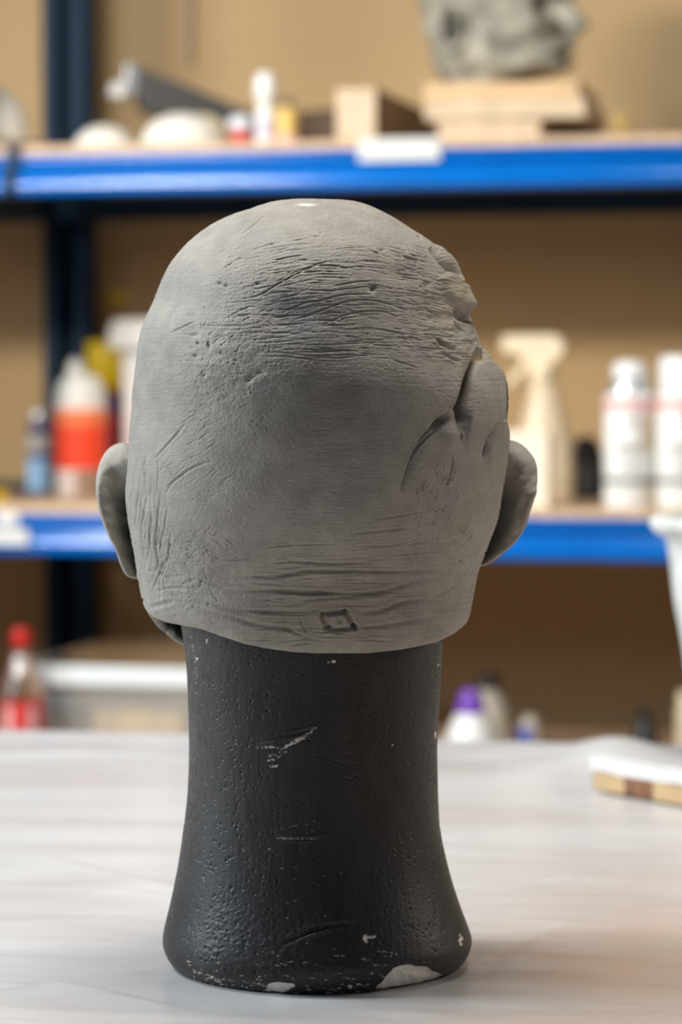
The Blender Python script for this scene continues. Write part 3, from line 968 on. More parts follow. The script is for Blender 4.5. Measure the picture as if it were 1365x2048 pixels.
    P = P - N * curl
    lip = (P[0] + I[0]) / 2
    lip[:, 2] -= 0.0012
    V = np.concatenate([P.reshape(-1, 3), lip, I.reshape(-1, 3), P[-1].mean(0)[None], I[-1].mean(0)[None]])
    o1 = NR * NC; o2 = o1 + NC; top = o2 + NI * NC
    F = [grid_faces(NR, NC, True), grid_faces(NI, NC, True, o2, True)]
    c = np.arange(NC); c2 = (c + 1) % NC
    F.append(np.stack([o1 + c, o1 + c2, c2, c], 1))
    F.append(np.stack([o2 + c, o2 + c2, o1 + c2, o1 + c], 1))
    F.append(np.stack([(NR - 1) * NC + c[::2], (NR - 1) * NC + (c[::2] + 1) % NC, (NR - 1) * NC + (c[::2] + 2) % NC, np.full(len(c[::2]), top)], 1))
    F.append(np.stack([o2 + (NI - 1) * NC + (c[::2] + 2) % NC, o2 + (NI - 1) * NC + (c[::2] + 1) % NC, o2 + (NI - 1) * NC + c[::2], np.full(len(c[::2]), top + 1)], 1))
    F = np.concatenate(F)
    # outward orientation
    i = F[NR // 2 * NC + NC // 4]
    nrm = np.cross(V[i[1]] - V[i[0]], V[i[2]] - V[i[0]])
    if nrm @ (V[i[0]] - cen_) < 0: F = F[:, ::-1]
    me = fast_mesh('sculpted_mask', V, F)
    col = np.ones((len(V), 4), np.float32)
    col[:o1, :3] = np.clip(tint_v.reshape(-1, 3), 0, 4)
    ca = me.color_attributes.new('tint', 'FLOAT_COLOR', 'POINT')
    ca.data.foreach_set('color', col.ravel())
    return me


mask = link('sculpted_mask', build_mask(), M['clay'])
tag(mask, 'bald grey sculpted clay mask seen from behind, torn scalp, on the black neck form', 'sculpture')


def build_ear(name, outline, root, y_rim, y_root, side):
    """outline: rim pixels from top to lobe; root: matching line on the head"""
    ns, nu = 70, 17
    o = resample(catmull(outline, 8), ns); rt = resample(catmull(root, 8), ns)
    r = np.random.default_rng(5 if side < 0 else 6)
    rows = []
    for i in range(ns):
        t = i / (ns - 1)
        yr = np.interp(t, [0, .18, .42, .75, 1], y_rim)
        Rm, A = at(o[i, 0], o[i, 1], yr), at(rt[i, 0], rt[i, 1], np.interp(t, [0, .18, .42, 1], [y_root - .026, y_root - .022, y_root, y_root]))
        ln = np.linalg.norm(Rm - A)
        th_ = np.interp(t, [0, .10, .25, .45, .8, 1], [.0095, .0115, .0095, .0072, .0062, .0055])
        ring = []
        # back face from the head out to the rim, concave then rolled
        for k in range(nu):
            u = k / (nu - 1)
            p = A + (Rm - A) * u
            dip = np.interp(u, [0, .25, .5, .75, .92, 1], [0.001, -0.0020, -0.0004, 0.0016, 0.0016, 0.0]) * np.interp(t, [0, .15, .35], [0, .3, 1])
            rnd = math.sqrt(max(0.0, 1 - max(0, (u - .42) / .58) ** 2))
            ring.append(p + np.array([0, -(dip + th_ * (0.55 + 0.45 * u) * rnd), 0]))
        for k in range(nu - 1, -1, -1):
            u = k / (nu - 1)
            p = A + (Rm - A) * u
            rnd = math.sqrt(max(0.0, 1 - max(0, (u - .80) / .20) ** 2))
            sc = np.interp(u, [0, .3, .6, .85, 1], [0.006, -0.003, -0.004, 0.001, 0.0])
            ring.append(p + np.array([0, (sc + th_ * 0.8 * rnd), 0]))
        rows.append(ring)
    V = np.array(rows)
    nz = vnoise(ns, 2 * nu, 6, 5, r) * 0.0011 + vnoise(ns, 2 * nu, 2.5, 2.5, r) * 0.0005
    V[..., 1] -= nz
    V[..., 0] += nz * 0.5
    nc = 2 * nu
    cap0, cap1 = V[0].mean(0), V[-1].mean(0)
    VV = np.concatenate([V.reshape(-1, 3), cap0[None], cap1[None]])
    F = [grid_faces(ns, nc, True)]
    c = np.arange(0, nc, 2)
    F.append(np.stack([(c + 2) % nc, (c + 1) % nc, c, np.full(len(c), ns * nc)], 1))
    F.append(np.stack([(ns - 1) * nc + c, (ns - 1) * nc + (c + 1) % nc, (ns - 1) * nc + (c + 2) % nc, np.full(len(c), ns * nc + 1)], 1))
    F = np.concatenate(F)
    if side > 0: F = F[:, ::-1]
    o_ = link(name, fast_mesh(name, VV, F), M['clay_plain'], mask)
    sd = o_.modifiers.new('subdivision', 'SUBSURF')
    sd.levels = sd.render_levels = 2
    return o_


build_ear('ear', [(268, 897), (258, 888), (243, 885), (224, 892), (208, 908), (196, 935), (191, 962), (194, 995), (202, 1035), (214, 1070), (229, 1098), (241, 1130), (252, 1150), (266, 1157), (285, 1159)],
          [(300, 925), (296, 930), (292, 938), (290, 950), (288, 965), (286, 985), (286, 1005), (286, 1028), (288, 1050), (290, 1070), (292, 1090), (296, 1105), (300, 1120), (304, 1130), (312, 1140)],
          (0.018, 0.014, -0.004, -0.006, 0.006), 0.020, -1)
build_ear('ear', [(1000, 886), (1015, 880), (1033, 882), (1052, 893), (1068, 914), (1076, 942), (1075, 975), (1066, 1015), (1055, 1050), (1036, 1080), (1010, 1105), (988, 1123), (972, 1131), (955, 1135)],
          [(975, 915), (978, 922), (978, 932), (978, 945), (978, 965), (976, 985), (972, 1005), (968, 1025), (964, 1045), (958, 1060), (952, 1075), (946, 1090), (940, 1105), (930, 1118)],
          (0.022, 0.018, 0.002, 0.0, 0.010), 0.024, 1)


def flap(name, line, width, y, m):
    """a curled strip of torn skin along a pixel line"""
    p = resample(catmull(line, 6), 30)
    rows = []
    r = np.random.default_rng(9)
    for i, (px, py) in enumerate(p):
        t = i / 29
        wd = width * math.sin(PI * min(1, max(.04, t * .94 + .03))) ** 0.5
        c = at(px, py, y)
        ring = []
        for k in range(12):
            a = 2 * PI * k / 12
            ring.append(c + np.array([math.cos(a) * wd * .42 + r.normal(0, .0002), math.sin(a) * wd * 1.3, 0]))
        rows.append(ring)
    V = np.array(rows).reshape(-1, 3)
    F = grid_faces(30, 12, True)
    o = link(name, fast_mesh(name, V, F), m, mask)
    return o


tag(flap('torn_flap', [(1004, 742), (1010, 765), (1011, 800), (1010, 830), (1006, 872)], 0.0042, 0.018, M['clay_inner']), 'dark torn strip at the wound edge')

# ------------------------------------------------------------------ the black mannequin stand
NLEFT = [(348, 1966), (337, 1952), (328, 1932), (326, 1910), (331, 1880), (338, 1850), (349, 1800), (360, 1740), (368, 1680), (374, 1620), (377, 1560), (378, 1500), (376.5, 1400), (373, 1330), (366, 1270), (361, 1240)]
NRIGHT = [(918, 1966), (932, 1952), (941, 1932), (944, 1912), (934, 1880), (923, 1850), (907, 1800), (892, 1740), (881, 1680), (877, 1620), (876, 1560), (876, 1500), (880, 1400), (884, 1330), (887, 1270), (888, 1240)]


def build_stand():
    NZ = 900
    def prof(pts):
        p = catmull(pts, 10)
        w_ = np.array([at(x, y, 0.0) for x, y in p])
        return w_
    lw, rw = prof(NLEFT), prof(NRIGHT)
    zbot, ztop = 0.0006, lw[-1, 2]
    o1 = np.argsort(lw[:, 2]); o2 = np.argsort(rw[:, 2])
    zrow = np.concatenate([zbot + (ztop - zbot) * np.linspace(0, 1, 470)])
    # scale the lower part so the foot sits on z = 0
    zl = np.interp(zrow, [zbot, ztop], [lw[:, 2].min(), ztop])
    xl = np.interp(zl, lw[o1, 2], lw[o1, 0]); xr = np.interp(zl, rw[o2, 2], rw[o2, 0])
    # hidden form above, inside the mask
    z2 = np.linspace(0, 1, 40)[1:]
    ztop2 = at(600, 480, 0)[2]
    zh = ztop + (ztop2 - ztop) * z2
    ah = 0.0705 + 0.004 * np.sin(PI * np.clip(z2 / 0.9, 0, 1))
    ah = ah * np.sqrt(np.clip(1 - np.clip((z2 - 0.45) / 0.55, 0, 1) ** 2.2, 0, 1))
    c_top = (xl[-1] + xr[-1]) / 2
    xl = np.concatenate([xl, c_top - ah]); xr = np.concatenate([xr, c_top + ah])
    Z = np.concatenate([zrow, zh])
    cx, a = (xl + xr) / 2, (xr - xl) / 2
    NB, NF = 430, 90
    th = np.concatenate([np.linspace(-.1, PI + .1, NB), np.linspace(PI + .1, 2 * PI - .1, NF + 2)[1:-1]])
    NC, NR = len(th), len(Z)
    ey_scale = np.interp(Z, [0, ztop, ztop2], [1.0, 1.03, 1.0])
    B = np.stack([cx[:, None] + a[:, None] * np.cos(th)[None], -(a * ey_scale)[:, None] * np.sin(th)[None], np.broadcast_to(Z[:, None], (NR, NC))], -1)
    N = normals_of(B)
    ctr = np.stack([cx, np.zeros(NR), Z], -1)[:, None]
    if ((N * (B - ctr)).sum(-1)).mean() < 0: N = -N
    px, py = proj(B)
    RL = Relief(300, 1220, 680, 800)
    r = np.random.default_rng(21)
    mm = 1e-3
    RL.H += 0.25 * mm * vnoise(800, 680, 90, 90, r) + 0.06 * mm * vnoise(800, 680, 30, 5, r) + 0.03 * mm * vnoise(800, 680, 4, 4, r)
    XX, YY = np.meshgrid(np.arange(680) + 300, np.arange(800) + 1220)
    T = np.zeros((800, 680, 3))
    base = np.array([0.014, 0.0138, 0.0145]); upper = np.array([0.017, 0.0158, 0.0146])
    k = sstep(1850, 1450, YY)[..., None]
    T[:] = base * (1 - k) + upper * k
    T *= 1 + 0.25 * vnoise(800, 680, 60, 14, r)[..., None] + 0.12 * vnoise(800, 680, 20, 4, r)[..., None]
    # side light painted into the flanks as a paler colour, stronger left
    flank_light = (1.5 * sstep(470, 372, XX) + sstep(790, 885, XX)) * sstep(1900, 1500, YY)
    T += (flank_light * (0.020 + 0.014 * vnoise(800, 680, 12, 3, r)))[..., None] * np.array([1.0, 0.96, 0.9])
    # pores
    for _ in range(1250):
        x = r.choice([r.uniform(365, 560), r.uniform(690, 890), r.uniform(330, 940)], p=[.5, .3, .2])
        y = r.uniform(1270, 1960)
        q = r.uniform(0.8, 1.6)
        RL.blob(x, y, q, q * r.uniform(.9, 1.9), -r.uniform(.25, .85) * mm)
    # bead texture of the foam near the foot
    cells = r.uniform(size=(1300, 2)) * np.array([330, 130]) + np.array([410, 1815])
    for x, y in cells:
        RL.blob(x, y, 3.6, 2.8, 0.085 * mm)
    # folds near the foot
    RL.groove([(560, 1893), (610, 1868), (660, 1848)], 5, 0.7 * mm); RL.groove([(575, 1880), (640, 1856), (690, 1842)], 4, 0.6 * mm); RL.groove([(610, 1866), (680, 1850), (720, 1848)], 4, .5 * mm)
    RL.groove([(505, 1487), (560, 1475), (600, 1466), (632, 1456)], 3, 0.6 * mm, lip=.5)
    RL.groove([(553, 1675), (600, 1678), (640, 1676)], 2.5, 0.5 * mm, lip=.5)
    RL.groove([(640, 1545), (668, 1522), (700, 1535)], 1.5, .2 * mm)
    white = np.array([0.72, 0.68, 0.63])

    def foam(poly, depth):
        p = np.array(poly, float)
        out = []
        for i in range(len(p)):
            a_, b_ = p[i], p[(i + 1) % len(p)]
            nseg = max(2, int(np.hypot(*(b_ - a_)) / 9))
            for j in range(nseg):
                out.append(a_ + (b_ - a_) * j / nseg + r.normal(0, 1.7, 2))
        sd, sl = RL.plateau(out, -depth * mm, 2.2)
        ins = sstep(-1.2, 1.2, sd)[..., None]
        T[sl] = T[sl] * (1 - ins) + white * (1 + 0.06 * vnoise(*sd.shape, 9, 9, r)[..., None]) * ins
        RL.H[sl] += ins[..., 0] * 0.35 * mm * vnoise(*sd.shape, 7, 8, r)
    foam([(752, 1992), (757, 1975), (768, 1960), (782, 1946), (792, 1935), (815, 1930), (842, 1931), (866, 1940), (884, 1952), (888, 1972), (884, 1982), (850, 1990), (800, 2004), (752, 2006)], 1.3)
    foam([(531, 1983), (536, 1972), (552, 1966), (575, 1965), (590, 1971), (584, 1979), (566, 1984), (548, 1990)], 1.0)
    foam([(727, 1875), (733, 1871), (741, 1873), (752, 1870), (747, 1877), (738, 1878), (733, 1883)], 0.5)
    foam([(921, 1866), (925, 1874), (926, 1884), (922, 1891), (919, 1880)], 0.5)

    FN = vnoise(800, 680, 2.6, 4, r)

    def fleck(x, y, rx, ry, k_=1.0):
        m_ = np.clip((1.5 + 1.3 * FN) * np.exp(-((XX - x) / rx) ** 2 - ((YY - y) / ry) ** 2) - .3, 0, 1) * k_
        T[:] = T * (1 - m_[..., None]) + white * m_[..., None]
    for x, y, rx, ry in ((668, 1323, 4, 3), (657, 1325, 2.5, 1.8), (394, 1318, 3, 3), (414, 1282, 2, 5), (472, 1488, 2, 1.4), (632, 1456, 2, 1.6), (786, 1490, 1.6, 1.2), (878, 1330, 1.6, 3), (872, 1470, 2, 8), (700, 1972, 4, 2), (717, 1968, 5, 1.6), (660, 1985, 5, 1.8)):
        fleck(x, y, rx, ry)
    F2 = vnoise(800, 680, 1.6, 2.4, r)

    def scratch(pts, wd, k_, gate=0.0):
        d_, _, t_, sl = RL.dist(pts, wd * 3 + 2)
        m_ = np.clip(1.3 - d_ / wd, 0, 1) * np.clip((F2[sl] + FN[sl] * .7 - gate) * 3, 0, 1) * np.clip(np.minimum(t_, 1 - t_) * 6, 0, 1) * k_
        T[sl] = T[sl] * (1 - m_[..., None]) + white * m_[..., None]
        RL.H[sl] += m_ * 0.12 * mm
    scratch([(560, 1502), (590, 1482), (612, 1471), (632, 1456)], 3.0, .95, -.05); scratch([(575, 1492), (600, 1481), (618, 1470)], 2.4, .9, 0)
    scratch([(512, 1496), (535, 1494), (560, 1497)], 2.2, .9, 0); scratch([(535, 1512), (555, 1508), (578, 1500)], 3.0, .85, .1)
    scratch([(535, 1521), (552, 1519)], 2.0, .9, -.1); scratch([(538, 1533), (558, 1532)], 2.2, .9, -.2); scratch([(556, 1516), (566, 1504)], 2.0, .9, -.1)
    scratch([(548, 1676), (590, 1678), (640, 1678)], 1.6, .55, -.1); scratch([(540, 1664), (600, 1650), (640, 1648)], 1.2, .25, .1)
    scratch([(470, 1960), (520, 1968), (545, 1980)], 3.0, .5, .2); scratch([(390, 1940), (430, 1958), (455, 1972)], 4.0, .8, .2)
    scratch([(374, 1955), (420, 1975), (450, 1984)], 2.6, .8, .1); scratch([(378, 1250), (392, 1330), (396, 1420)], 3, .25, .3)
    for _ in range(60):
        x, y = r.uniform(375, 780), r.uniform(1900, 1985)
        scratch([(x, y), (x + r.uniform(8, 26), y + r.uniform(-4, 6))], r.uniform(.9, 1.6), r.uniform(.3, .8), .1)
    for _ in range(45):
        x = r.choice([r.uniform(375, 450), r.uniform(480, 540), r.uniform(590, 760)], p=[.45, .25, .3])
        yb_ = np.interp(x, [340, 450, 525, 760], [1955, 1982, 1995, 1990])
        y = yb_ - abs(r.normal(0, 16)) - 3
        fleck(x, y, r.uniform(1.2, 5.5), r.uniform(.8, 1.6), r.uniform(.35, .9))
    for _ in range(60):
        fleck(r.uniform(480, 700), r.uniform(1640, 1950), r.uniform(.8, 3.5), r.uniform(.6, 1.0), r.uniform(.15, .4))
    wgt = sstep(-.12, 0.0, np.sin(th))[None]
    disp = RL.sample(px, py) * wgt * (Z < ztop)[:, None]
    P = B + N * disp[..., None]
    P[..., 2] = np.maximum(P[..., 2], 0.0004)
    tint_v = RL.sample(px, py, T)
    tint_v = np.where(wgt[..., None] > .5, tint_v, np.array([.03, .03, .03]))
    V = np.concatenate([P.reshape(-1, 3), [[cx[0], 0, 0.0004]], [[cx[-1], 0, Z[-1]]]])
    F = [grid_faces(NR, NC, True)]
    c = np.arange(0, NC, 2)
    F.append(np.stack([(c + 2) % NC, (c + 1) % NC, c, np.full(len(c), NR * NC)], 1))
    F.append(np.stack([(NR - 1) * NC + c, (NR - 1) * NC + (c + 1) % NC, (NR - 1) * NC + (c + 2) % NC, np.full(len(c), NR * NC + 1)], 1))
    F = np.concatenate(F)
    i = F[NR // 3 * NC + NC // 3]
    nrm = np.cross(V[i[1]] - V[i[0]], V[i[2]] - V[i[0]])
    if nrm @ (V[i[0]] - np.array([cx[0], 0, V[i[0]][2]])) < 0: F = F[:, ::-1]
    me = fast_mesh('mannequin_stand', V, F)
    col = np.full((len(V), 4), .03, np.float32)
    col[:, 3] = 1
    col[:NR * NC, :3] = np.clip(tint_v.reshape(-1, 3), 0.004, 1)
    ca = me.color_attributes.new('tint', 'FLOAT_COLOR', 'POINT')
    ca.data.foreach_set('color', col.ravel())
    return me


stand = link('mannequin_stand', build_stand(), M['stand'])
tag(stand, 'black painted foam neck form with chipped white foot, standing on the plastic sheet', 'mannequin')

# ------------------------------------------------------------------ things on the table at the right
e0 = at_z(1187, 1581, 0.0); e1 = at_z(1365, 1613, 0.0)
u = (e1 - e0) / np.linalg.norm(e1 - e0)
strip = thing('wooden_strip', 'pale wooden strip with a brown stained patch, lying under crumpled white plastic', 'wood', (e0[0], e0[1], 0.0008), math.atan2(u[1], u[0]))
TH = 0.0140
seglen = np.linalg.norm(e1 - e0)
bm_obj('strip_body', box_bm(0, 0.34, 0, 0.045, 0, TH), mat('strip_wood', (0.55, 0.38, 0.20), .65, noise=.1, nscale=40), strip, bevel=0.0006)
tag(bm_obj('stain_patch', box_bm(seglen * .36, seglen * .68, -0.0004, 0.002, 0.0005, TH - 0.0003), mat('brown_stain', (0.22, 0.10, 0.05), .7, noise=.5, nscale=160), strip), 'dark brown stained patch')


def crumple():
    nu, nv = 60, 40
    r = np.random.default_rng(4)
    U, Vv = np.meshgrid(np.linspace(-.004, .30, nu), np.linspace(0, .12, nv))
    h = 0.0158 + 0.0012 * vnoise(nv, nu, 8, 9, r) + 0.0008 * vnoise(nv, nu, 3, 4, r)
    h *= np.where(Vv > .088, 1 - 0.3 * sstep(.088, .12, Vv), 1)
    h = np.maximum(h, 0.0158 * (Vv < .09))
    X = e0[0] + u[0] * U + 0.10 * Vv; Y = e0[1] + u[1] * U + Vv
    top = np.stack([X, Y, h], -1)
    bot = top - np.array([0, 0, 0.0006])
    V = np.concatenate([top.reshape(-1, 3), bot.reshape(-1, 3)])
    F = [grid_faces(nv, nu), grid_faces(nv, nu, off=nu * nv, flip=True)]
    n = nu * nv
    def edge(ix): 
        a, b = ix[:-1], ix[1:]
        return np.stack([a + n, b + n, b, a], 1)
    idx = np.arange(n).reshape(nv, nu)
    F += [edge(idx[0]), edge(idx[:, -1]), edge(idx[-1][::-1]), edge(idx[:, 0][::-1])]
    return fast_mesh('crumpled_plastic', V, np.concatenate(F))


cr = link('crumpled_plastic', crumple(), mat('white_wrap', (0.84, 0.85, 0.86), 0.3))
tag(cr, 'bunched piece of white plastic resting on the wooden strip', 'wrap')

bk_Y = 0.81
bp = at(1494, 1200, bk_Y)
sp = pxs(bp)
bz = lambda py: zpy(py, bk_Y)
bucket = thing('plaster_bucket', 'plaster splashed white bucket cut off by the right picture edge', 'bucket', (bp[0], bp[1], 0.0))
rr = lambda px: (1494 - px) * sp
lathe('bucket_body', [(rr(1404), 0.002), (rr(1400), 0.005), (rr(1368), bz(1292)), (rr(1350), bz(1200)), (rr(1340), bz(1120)), (rr(1332), bz(1072)),
                      (rr(1338), bz(1072)), (rr(1346), bz(1120)), (rr(1374), bz(1290)), (rr(1408), 0.009), (0, 0.009)], M['bucketm'], bucket, n=64, cap=False)
lathe('bucket_rim', [(rr(1330), bz(1075)), (rr(1312), bz(1066)), (rr(1300), bz(1052)), (rr(1302), bz(1038)), (rr(1314), bz(1031)), (rr(1330), bz(1034)), (rr(1336), bz(1060)), (rr(1330), bz(1075))],
      M['bucketm'], bucket, n=64, cap=False)


# ------------------------------------------------------------------ bottles, cans and other shelf things
class Item:
    """helper: a thing standing on a shelf board, its profile given in photograph pixels of radius and height"""
    def __init__(s, name, label, cat, px, depth, zb, group=None, rz=0.0):
        p = on_shelf(px, depth, zb)
        s.p, s.s, s.zb = p, pxs(p), zb
        s.root = thing(name, label, cat, (p[0], p[1], zb + 0.0003), rz, group)
    def z(s, py): return max(0.0, zpy(py, s.p[1]) - s.zb)
    def lathe(s, name, prof, m, n=36, label=None, sy=1.0, cx=0, smooth=40):
        pr = [(r_ * s.s, (0.0 if y is None else s.z(y))) for r_, y in prof]
        o = bm_obj(name, lathe_bm(pr, n, sy=sy, cx=cx * s.s), m, s.root, smooth=smooth)
        if label: o['label'] = label
        return o


# --- lower shelf, left
it = Item('paint_can', 'small dark can with silver cap and pale blue label, left of the orange label bottle', 'can', 80, 0.40, BZ_L)
it.lathe('can_body', [(22, None), (24, 985), (24, 858), (18, 848)], M['navy'])
it.lathe('cap', [(17, 850), (19, 846), (19, 826), (15, 820), (0, 819)], M['metal'])
it.lathe('label', [(24.6, 982), (24.6, 918)], M['ltblue'], label='pale blue lower label')
it.lathe('upper_band', [(24.5, 905), (24.5, 868)], M['greyprint'])

it = Item('spray_bottle', 'bottle with orange and red label and pale domed shoulder', 'bottle', 163, 0.30, BZ_L)
it.lathe('bottle_body', [(49, None), (52, 985), (52, 812), (50, 800)], M['pinkwhite'])
it.lathe('shoulder', [(51, 806), (50, 792), (47, 776), (41, 762), (31, 752), (20, 748)], M['clear_pl'])
it.lathe('nozzle', [(17, 752), (17, 738), (15, 726), (10, 720), (0, 718)], M['clear_pl'], cx=-10)
it.lathe('label', [(52.6, 938), (52.6, 852)], M['redor'], label='red orange label')
it.lathe('label_band', [(52.7, 852), (52.7, 820)], M['orange'], label='orange upper label band')
bm = lathe_bm([(52.8 * it.s, it.z(990)), (52.8 * it.s, it.z(940))], 48, cap=False)
bmesh.ops.delete(bm, geom=[f for f in bm.faces if f.calc_center_median().x < -0.004 or f.calc_center_median().y > 0.02], context='FACES')
tag(bm_obj('lower_print', bm, M['brownliq'], it.root, smooth=60), 'brown printed patch')

it = Item('yellow_cap_bottle', 'bottle with large yellow cap and crimson body, behind the white tub', 'bottle', 221, 0.52, BZ_L)
it.lathe('bottle_body', [(30, None), (32, 980), (32, 795), (26, 782)], M['crimson'])
it.lathe('neck_band', [(32.6, 826), (32.6, 790)], M['navy'], label='navy band')
it.lathe('cap', [(26, 783), (38, 774), (45, 758), (47, 740), (47, 690), (44, 684), (0, 682)], M['yellow'])

it = Item('white_tub', 'tall white plastic tub with lid, partly hidden by the mask', 'tub', 318, 0.36, BZ_L)
it.lathe('tub_body', [(66, None), (68, 985), (74, 705), (70, 702)], M['white_pl'])
it.lathe('lid', [(74, 702), (99, 698), (101, 690), (100, 662), (94, 648), (86, 640), (0, 638)], M['white_pl'])

it = Item('tape_roll', 'small round yellow roll at the left end of the lower shelf', 'tape', 0, 0.10, BZ_L)
bmr = lathe_bm([(8 * it.s, 0), (15 * it.s, 0), (15 * it.s, 0.016), (8 * it.s, 0.016), (8 * it.s, 0)], 28, cap=False)
bm_obj('roll', bmr, M['yellow'], it.root, smooth=40)
bm_obj('core', lathe_bm([(7 * it.s, 0.0), (8 * it.s, 0), (8 * it.s, 0.016), (7 * it.s, 0.016), (7 * it.s, 0)], 24, cap=False), M['cardboard'], it.root, smooth=40)
it = Item('black_bar', 'low black bar lying along the back of the lower shelf', 'bar', 10, 0.46, BZ_L, rz=YAW)
bm_obj('bar_body', box_bm(-0.045, 0.045, -0.012, 0.012, 0, 0.017), M['black'], it.root, bevel=0.004)

# --- lower shelf, right: cream box, trigger sprayer, black roll, two cans
it = Item('cream_box', 'small cream card box in front of the trigger spray bottle', 'box', 1055, 0.05, BZ_L, rz=YAW)
hw = 46 * it.s
bm_obj('box_body', box_bm(-hw, hw, -0.02, 0.03, 0, it.z(866)), M['creambox'], it.root, bevel=0.0015)
bm_obj('box_flap', box_bm(-hw * .97, hw * .97, -0.0205, -0.012, it.z(880), it.z(863)), M['creambox'], it.root, bevel=0.001)

it = Item('trigger_sprayer', 'beige trigger spray bottle with long neck on the lower shelf', 'bottle', 1120, 0.25, BZ_L, rz=YAW)
it.lathe('bottle_body', [(60, None), (64, 1000), (64, 940), (60, 900), (46, 850), (33, 800), (25, 770), (22, 735)], M['beige_tr'], sy=0.6, cx=-33)
it.lathe('collar', [(24, 760), (25, 752), (25, 735), (20, 728)], M['beige_pl'], cx=-36)
sx = it.s
def X(px): return (px - 1120) * sx
Zs = it.z
head = [(X(1004), Zs(672)), (X(1020), Zs(670)), (X(1105), Zs(669)), (X(1122), Zs(674)), (X(1131), Zs(690)), (X(1130), Zs(706)), (X(1118), Zs(722)), (X(1104), Zs(733)), (X(1100), Zs(770)), (X(1062), Zs(770)),
        (X(1060), Zs(735)), (X(1046), Zs(716)), (X(1030), Zs(708)), (X(1008), Zs(708)), (X(1002), Zs(695))]
bm_obj('spray_head', prism_bm(head, -0.011, 0.011, 'y'), M['beige_pl'], it.root, bevel=0.003)
trig = [(X(1048), Zs(716)), (X(1040), Zs(730)), (X(1024), Zs(750)), (X(1008), Zs(772)), (X(1014), Zs(778)), (X(1034), Zs(760)), (X(1050), Zs(742)), (X(1060), Zs(728))]
bm_obj('trigger', prism_bm(trig, -0.006, 0.006, 'y'), M['beige_pl'], it.root, bevel=0.0015)
neckp = [(27, 890), (22, 850), (20, 800), (19, 768)]
it.lathe('neck_tube', neckp, M['beige_pl'], cx=-38)

it = Item('black_roll', 'black rounded roll standing between spray bottle and white cans', 'roll', 1172, 0.40, BZ_L)
arch = [(-33, None), (-34, 940), (-30, 900), (-16, 876), (0, 870), (16, 876), (30, 900), (36, 940), (36, None)]
bm_obj('roll_body', prism_bm([(a * it.s, 0.0 if y is None else it.z(y)) for a, y in arch], -0.02, 0.02, 'y'), M['black'], it.root, bevel=0.004)
tag(bm_obj('roll_core', prism_bm([(a * it.s * .45, 0.006 if y is None else it.z(y) * .55 + .004) for a, y in arch], -0.0206, 0.0206, 'y'), M['grey'], it.root, bevel=0.001), 'grey core')


def aerosol(px, depth, label, nozzle):
    it = Item('aerosol_can', label, 'can', px, depth, BZ_L, group='white aerosol cans on the lower shelf')
    it.lathe('can_body', [(49, None), (51, 1012), (51, 800), (48, 792), (42, 786)], M['white_pl'])
    if nozzle:
        it.lathe('can_dome', [(43, 788), (42, 776), (36, 760), (32, 756)], M['metal'])
        it.lathe('cap', [(33, 760), (34, 752), (33, 734), (28, 727), (20, 722), (0, 721)], M['white_pl'])
    else:
        it.lathe('cap', [(44, 790), (45, 784), (46, 724), (42, 714), (0, 712)], M['white_pl'])
    it.lathe('base_band', [(51.5, 966), (51.5, 956)], M['darkband'], label='thin dark band')
    it.lathe('top_band', [(51.4, 822), (51.4, 800)], M['pink'], label='pink top band')
    for k, (a0, a1, ya, yb) in enumerate(((-1.9, -1.2, 848, 838), (-1.25, -0.5, 905, 830), (-2.2, -1.3, 905, 890), (-2.0, -1.4, 935, 926), (-1.0, -0.5, 1005, 972))):
        bm = bmesh.new()
        n = 8
        R_ = 51.7 * it.s
        lo = [bm.verts.new((R_ * math.cos(a0 + (a1 - a0) * i / n), R_ * math.sin(a0 + (a1 - a0) * i / n), it.z(ya))) for i in range(n + 1)]
        hi = [bm.verts.new((R_ * math.cos(a0 + (a1 - a0) * i / n), R_ * math.sin(a0 + (a1 - a0) * i / n), it.z(yb))) for i in range(n + 1)]
        for i in range(n): bm.faces.new((lo[i], lo[i + 1], hi[i + 1], hi[i]))
        bm_obj('printed_block', bm, M['beige_tr'] if k in (1, 4) else M['greyprint'], it.root)


aerosol(1259, 0.07, 'white aerosol can with bare metal dome and small nozzle cap, right of the black roll', True)
aerosol(1364, 0.07, 'white aerosol can with tall cap at the right picture edge', False)

# --- upper shelf
def dome(name, label, cat, px, depth, rx, ry, py_top, m, rim=None, sk=0.0, m2=None):
    it = Item(name, label, cat, px, depth, BZ_U)
    h = it.z(py_top)
    prof = [(rx * math.cos(a) * it.s, h * math.sin(a)) for a in np.linspace(0, PI / 2, 12)]
    prof[-1] = (0, h)
    inner = [(r_ * .9, z_ * .9) for r_, z_ in prof][::-1]
    bm = lathe_bm([(p[0], p[1] + .002) for p in prof], 44, sy=ry, cap=False)
    bm2 = None
    o = bm_obj('shell', bm, m, it.root, smooth=60)
    for v in o.data.vertices: v.co.x += sk * v.co.z
    sol = o.modifiers.new('thickness', 'SOLIDIFY')
    sol.thickness = 0.003
    sol.offset = -1
    if rim:
        bmr = bmesh.new()
        lathe_bm([(rx * it.s * .99, 0.0), (rx * it.s * 1.05, 0.0), (rx * it.s * 1.05, .003), (rx * it.s * .99, .003), (rx * it.s * .99, 0)], 44, bm=bmr, sy=ry, cap=False)
        bm_obj('rim', bmr, rim, it.root, smooth=60)
    return it


